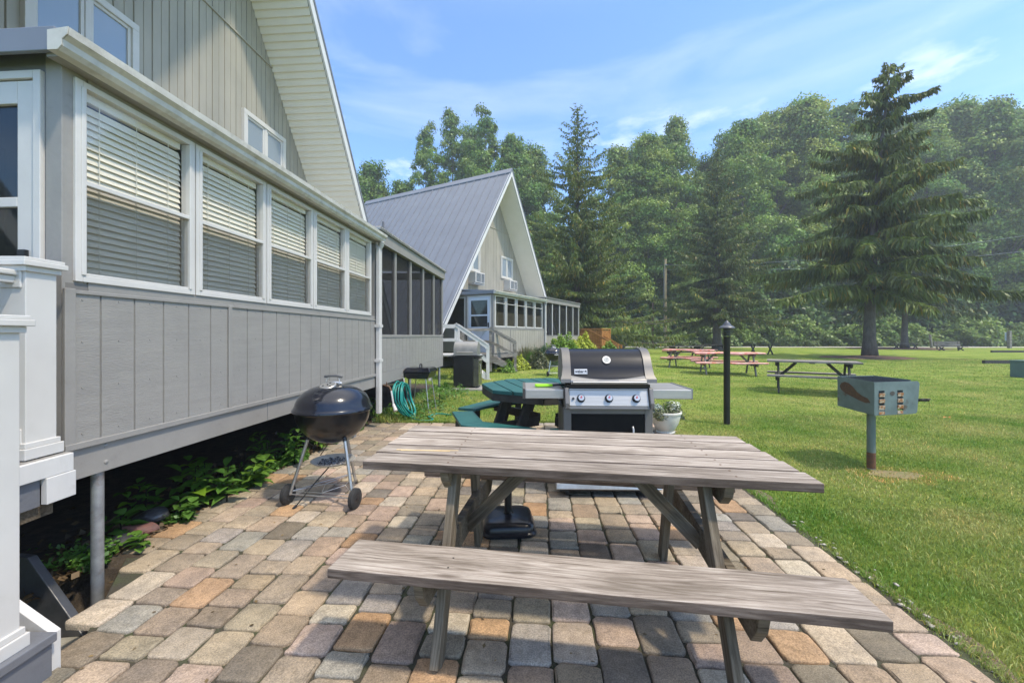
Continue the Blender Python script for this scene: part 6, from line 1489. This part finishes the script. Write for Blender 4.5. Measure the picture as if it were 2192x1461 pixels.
# ------------------------------------------------------------------ shrubs by the far cottage
def shrub(name, label, px, Y, r, h, mat, n, ls, seed, cat='shrub', spiky=0., flat=1., group=None):
    g = np.random.default_rng(seed); x0 = W(px, Y); rt = thing(name, label, cat, (x0, Y, ground(x0, Y) - .02), 0, group)
    D = g.normal(0, 1, (n, 3)); D /= np.linalg.norm(D, axis=1)[:, None]; D[:, 2] = np.abs(D[:, 2])
    lump = 1 + .14 * np.sin(D[:, 0] * 5 + seed) * np.cos(D[:, 1] * 6) + .08 * np.sin(D[:, 0] * 13 + D[:, 2] * 11 + seed)
    q = g.uniform(.25, 1, n) ** .35
    P_ = D * (q * lump)[:, None] * [r, r * .85, h]
    P_[:, :2] *= (1 - .25 * (P_[:, 2:3] / h)) if not spiky else 1
    if spiky:
        s = g.uniform(.5, 1.2, n)[:, None] * spiky; up = D * [.5, .5, 1] + [0, 0, .7]; up /= np.linalg.norm(up, axis=1)[:, None]; sd_ = np.cross(up, g.normal(0, 1, (n, 3))); sd_ /= np.linalg.norm(sd_, axis=1)[:, None]; sd_ *= ls * .35
        P_ *= [.8, .8, .7]
        V = np.stack([P_ - sd_, P_ + sd_, P_ + up * s + g.normal(0, .04, (n, 3))], 1).reshape(-1, 3); F = np.arange(3 * n).reshape(-1, 3); T = np.repeat(g.uniform(.65, 1.35, (n, 1)) * np.ones((1, 3)), 3, 0)
    else:
        V, F = quads_from(P_, D + [0, 0, .4], ls, g, 1.5); T = np.repeat(g.uniform(.65, 1.35, (n, 1)) * np.ones((1, 3)), 4, 0)
    npmesh('foliage', V, F, T, mat, rt)
    mb = MB()
    for k in range(7): a = k * .9; mb.tube([(0.03 * math.cos(a), .03 * math.sin(a), -.02), (r * .5 * math.cos(a), r * .4 * math.sin(a), h * .6)], [.018, .006], 5)
    mb.build('stem', M['bark'], rt); return rt
Ly = leaf('golden_shrub', (.38, .42, .04), (.52, .54, .07), scale=2, trans=.35); Lg = leaf('fresh_green_shrub', (.13, .24, .03), (.21, .34, .05), scale=2, trans=.35)
Lo = leaf('olive_shrub', (.07, .085, .03), (.16, .15, .07), scale=3, trans=.3); Lb = leaf('blue_green_shrub', (.09, .14, .07), (.15, .20, .11), scale=2, trans=.3); Lt = leaf('tan_ornamental_grass', (.22, .20, .10), (.32, .27, .16), scale=2, trans=.3)
shrub('shrub', 'low yellow-green mound at the foot of the timber stairs', 1112, 15.0, .42, .50, Ly, 1800, .05, 1)
shrub('shrub', 'olive and brown loose shrub right of the low yellow-green mound', 1152, 15.4, .52, .66, Lo, 2600, .05, 2)
shrub('ornamental_grass', 'tan feathery ornamental grass beside the porch wall', 1128, 15.75, .42, .75, Lt, 1300, .03, 3, 'grass clump', spiky=.42)
shrub('shrub', 'spiky green shrub between the ornamental grass and the hedge', 1135, 15.6, .55, .72, Lg, 2400, .03, 4, spiky=.20)
shrub('shrub', 'blue-green feathery shrub in front of the bright hedge', 1165, 16.2, .75, .95, Lb, 4200, .035, 5, spiky=.18)
shrub('hedge', 'bright green clipped hedge bush left of the golden one', 1205, 17.8, .95, 1.22, Lg, 6500, .06, 6)
shrub('hedge', 'golden yellow clipped bush right of the bright green one', 1248, 18.8, .85, 1.24, Ly, 6000, .06, 7)
shrub('shrub', 'round green shrub at the foot of the cedar deck stairs', 1304, 20.5, .62, .98, Lg, 3500, .06, 8)
shrub('shrub', 'small green shrub beside the white stairs', 1089, 14.2, .30, .42, Lg, 1200, .04, 9)

# ------------------------------------------------------------------ bed plants by the patio
def leafy_mesh(seed, nst, h, ll, lw):
    g = np.random.default_rng(seed); V = []; F = []; T = []
    def lf(b, d, n, L_, w_, tone):
        s = np.cross(d, n); s /= np.linalg.norm(s) + 1e-9; o = len(V); k = 6
        rowsw = [.12, .75, 1.0, .85, .5, .04]
        for i in range(k):
            u = i / (k - 1); c = b + d * L_ * u - np.array([0, 0, .45 * L_ * u * u]); V.extend([c - s * w_ * rowsw[i] + n * w_ * .25 * rowsw[i], c, c + s * w_ * rowsw[i] + n * w_ * .25 * rowsw[i]]); T.extend([tone, tone * .88, tone])
        for i in range(k - 1):
            a = o + i * 3; F.extend([(a, a + 1, a + 4, a + 3), (a + 1, a + 2, a + 5, a + 4)])
    for q in range(nst):
        a0 = g.random() * 6.28; sp_ = g.uniform(0, .35); hh = h * g.uniform(.5, 1.1); base = np.array([g.normal(0, .03), g.normal(0, .03), 0])
        top = base + np.array([math.cos(a0) * sp_ * hh, math.sin(a0) * sp_ * hh, hh]); nl = int(5 + hh / .05)
        for j in range(nl):
            u = .25 + .75 * j / (nl - 1); p = base + (top - base) * u; a = a0 + j * 2.2; el = .25 + .5 * u * u; d = np.array([math.cos(a) * math.cos(el), math.sin(a) * math.cos(el), math.sin(el)])
            n = np.array([-math.cos(a) * math.sin(el), -math.sin(a) * math.sin(el), math.cos(el)]); tn = np.ones(3) * g.uniform(.75, 1.25)
            if g.random() < .05: tn = tn * [1.8, 1.5, .7]
            lf(p, d, n, ll * g.uniform(.6, 1.15) * (1.15 - .5 * abs(u - .6)), lw * g.uniform(.7, 1.1), tn)
    return np.array(V), np.array(F), np.array(T)
M['bedleaf'] = leaf('soft_green_leaf', (.08, .18, .027), (.15, .28, .045), scale=6, trans=.4)
pv = []
for i, (ns, h, ll, lw) in enumerate(((3, .30, .15, .038), (4, .22, .11, .032), (5, .34, .12, .017), (3, .16, .10, .034))):
    V, F, T = leafy_mesh(60 + i, ns, h, ll, lw); pv.append((npmesh('leaves', V, F, T, M['bedleaf'], link=False, smooth=True), h))
spots = [(-2.42, 3.30, 0, 1.15, 'broad-leaved bed plant nearest the patio edge in the middle of the bed'), (-2.62, 3.22, 0, 1.2, 'broad-leaved bed plant just behind the one nearest the patio edge'), (-2.78, 3.55, 1, 1.3, 'leafy bed plant deep under the beam left of centre'),
         (-2.50, 2.95, 3, 1.1, 'low leafy sprig beside the reddish stone'), (-2.40, 3.62, 1, 1.2, 'round-leaved bed plant halfway along the bed'), (-2.55, 4.05, 2, 1.15, 'narrow-leaved bed plant left of the kettle grill'),
         (-2.38, 4.25, 2, 1.1, 'narrow-leaved bed plant right behind the bowl of the kettle grill'), (-2.62, 4.5, 0, 1.1, 'tall bed plant in shade behind the kettle grill'), (-2.36, 4.75, 2, 1.0, 'spreading bed plant near the far end of the bed'),
         (-2.70, 2.70, 3, 1.2, 'small leafy plant behind the steel post'), (-2.45, 2.58, 3, .8, 'tiny sprig growing beside the dark slate stone'), (-2.85, 3.05, 1, 1.1, 'leafy plant deep in the shade by the second dark stone'),
         (-2.30, 5.3, 3, 1.2, 'low leafy plant at the far end of the bed before the downspout'), (-2.2, 6.5, 2, 1.0, 'leafy weed below the hose tap'), (-1.62, 6.95, 3, 1.2, 'low leafy weed beside the hose coil'), (-1.40, 7.9, 1, 1.3, 'green weed right of the square grill')]
for i, (x, y, v, s, lab) in enumerate(spots):
    r = thing('bed_plant', lab, 'plant', (x + (.13 if i < 13 else 0), y, -.01), i * 1.3, 'leafy plants in the bed under the cottage', s); o = bpy.data.objects.new('leaves', pv[v][0]); COL.objects.link(o); o.parent = r
    mb = MB(); mb.tube([(0, 0, 0), (.01, 0, pv[v][1] * .85)], [.005, .003], 6); mb.build('stem', M['bedleaf'], r)
g = np.random.default_rng(77); n = 9000; v_ = g.uniform(2.3, 6.2, n); u_ = -2.55 - np.abs(g.normal(0, .16, n)) + .06 * np.sin(v_ * 9); keep = (np.sin(v_ * 3.3 + 1) + .5 * np.sin(v_ * 9) > -.5); v_, u_ = v_[keep], u_[keep]; n = len(v_)
V, F = quads_from(np.column_stack([u_ + SK * v_, v_, np.abs(g.normal(0, .035, n)) + .005]), np.tile([0, 0, 1.], (n, 1)), .020, g, 1.5)
tag(npmesh('ground_cover', V, F, np.repeat(g.uniform(.6, 1.3, (n, 1)) * np.ones((1, 3)), 4, 0), M['bedleaf']), 'tiny leaved green ground cover creeping along the bed edge', 'ground cover', kind='stuff')
n = 2200; v_ = g.uniform(1.9, 6.2, n); u_ = -2.56 - np.abs(g.normal(0, .35, n)); V, F = quads_from(np.column_stack([u_ + SK * v_, v_, g.uniform(-.004, .012, n)]), np.tile([0, 0, 1.], (n, 1)), .035, g, 1.5)
tag(npmesh('leaf_litter', V, F, np.repeat(g.uniform(.5, 1.4, (n, 1)) * np.ones((1, 3)), 4, 0), leaf('dry_leaf', (.10, .06, .03), (.17, .11, .06), scale=8, trans=.1)), 'brown dry leaf litter on the soil under the cottage', 'leaf litter', kind='stuff')
n = 5200; v_ = g.uniform(6.35, 10.6, n); u_ = -2.62 + np.abs(g.normal(0, .42, n)); kk = (np.sin(v_ * 2.9) + .7 * np.sin(u_ * 9 + v_ * 5) > -.35); v_, u_ = v_[kk], u_[kk]; n = len(v_)
V, F = quads_from(np.column_stack([u_ + SK * v_, v_, np.abs(g.normal(0, .06, n)) + .005]), np.tile([0, -.3, 1.], (n, 1)), .032, g, 1.8)
tag(npmesh('wall_weeds', V, F, np.repeat(g.uniform(.6, 1.3, (n, 1)) * np.ones((1, 3)), 4, 0), M['bedleaf']), 'leafy green weeds in the grass at the foot of the screened porch', 'weeds', kind='stuff')
n = 150; v_ = g.uniform(1.0, 6.1, n); u_ = g.uniform(U0 + .1, U1, n); V, F = quads_from(np.column_stack([u_ + SK * v_, v_, np.full(n, .007)]), np.tile([0, 0, 4.], (n, 1)), .013, g, 1.6)
tag(npmesh('patio_debris', V, F, np.repeat(g.uniform(.5, 1.5, (n, 1)) * np.ones((1, 3)), 4, 0), leaf('dry_debris', (.12, .075, .035), (.26, .17, .08), scale=8, trans=.1)), 'tiny dry leaves and bits scattered over the pavers', 'debris', kind='stuff')
# hosta beside the square grill
def strap_plant(name, label, loc, n, L_, w_, mat, seed, up=.5, cat='plant', parent=None):
    g = np.random.default_rng(seed); V = []; F = []; T = []
    for q in range(n):
        a = g.random() * 6.28; el = g.uniform(up * .4, up * 1.7); d = np.array([math.cos(a) * math.cos(el), math.sin(a) * math.cos(el), math.sin(el)]); s = np.array([-math.sin(a), math.cos(a), 0]); l_ = L_ * g.uniform(.6, 1.1); o = len(V); tn = np.ones(3) * g.uniform(.75, 1.3)
        for i in range(6):
            u = i / 5; c = d * l_ * u - np.array([0, 0, .5 * l_ * u * u * (1.2 - up * .5)]); wd = w_ * [.5, .9, 1, .8, .5, .05][i]; V.extend([c - s * wd, c + s * wd]); T.extend([tn, tn])
        for i in range(5): b_ = o + 2 * i; F.append((b_, b_ + 1, b_ + 3, b_ + 2))
    if parent is not None: o = npmesh(name, np.array(V), np.array(F), np.array(T), mat, parent, smooth=True); o.location = loc; return o
    r = thing(name, label, cat, loc, 0); npmesh('leaves', np.array(V), np.array(F), np.array(T), mat, r, smooth=True)
    MB().tube([(0, 0, -.02), (0, 0, .06)], .02, 8).build('crown_base', M['bedleaf'], r); return r
strap_plant('hosta', 'variegated pale green hosta clump behind the square grill legs', (W(912, 7.9), 7.95, -.01), 60, .26, .022, leaf('hosta_leaf', (.16, .24, .06), (.30, .36, .14), scale=9, trans=.35), 5, .75)
strap_plant('day_lily', 'arching green strap-leaved clump under the far end of the porch', (W(955, 10.0), 9.9, -.01), 90, .40, .012, M['bedleaf'], 6, .9)
# planting in the pot
gs = leaf('silver_foliage', (.28, .31, .27), (.42, .45, .40), scale=12, trans=.2); gw_ = leaf('white_blossom', (.6, .6, .55), (.7, .7, .62), scale=9, trans=.2); go = leaf('trailing_foliage', (.10, .13, .05), (.22, .22, .11), scale=10, trans=.3)
def tuft(name, c, r, n, ls, mat, seed, sq=(1, 1, .8)):
    g = np.random.default_rng(seed); D = g.normal(0, 1, (n, 3)); D /= np.linalg.norm(D, axis=1)[:, None]; P_ = np.array(c) + D * r * (g.random((n, 1)) ** .5) * sq; P_[:, 2] = np.maximum(P_[:, 2], .20)
    V, F = quads_from(P_, D + [0, 0, .5], ls, g, 2.2); return npmesh(name, V, F, np.repeat(g.uniform(.7, 1.3, (n, 1)) * np.ones((1, 3)), 4, 0), mat, ppot)
tuft('silver_plant', (-.13, -.02, .33), .10, 420, .022, gs, 1); tuft('white_flowers', (.11, -.03, .37), .10, 170, .014, gw_, 2); tuft('flower_foliage', (.08, .0, .33), .13, 500, .018, go, 3); tuft('trailing_plant', (-.10, -.13, .27), .11, 520, .018, go, 4, (1.2, .8, .9)); tuft('trailing_plant', (.20, -.05, .24), .07, 90, .02, go, 5, (.8, .8, 1.2))
strap_plant('spike_plant', '', (.02, .0, .27), 26, .22, .006, M['bedleaf'], 9, 1.0, parent=ppot)

# ------------------------------------------------------------------ haze
hm = bpy.data.materials.new('haze_air'); hm.use_nodes = True; t = hm.node_tree; t.nodes.clear()
pv_ = t.nodes.new('ShaderNodeVolumePrincipled'); pv_.inputs['Color'].default_value = (.88, .93, 1, 1); pv_.inputs['Density'].default_value = HAZE; pv_.inputs['Anisotropy'].default_value = .2
ho = t.nodes.new('ShaderNodeOutputMaterial'); t.links.new(pv_.outputs[0], ho.inputs['Volume'])
hb_ = MB().span(-172, 172, -42, 172, -1.2, 46).build('haze', hm); tag(hb_, kind='stuff'); tag(hb_, 'thin pale summer haze in the air over the lawn and wood', 'haze')
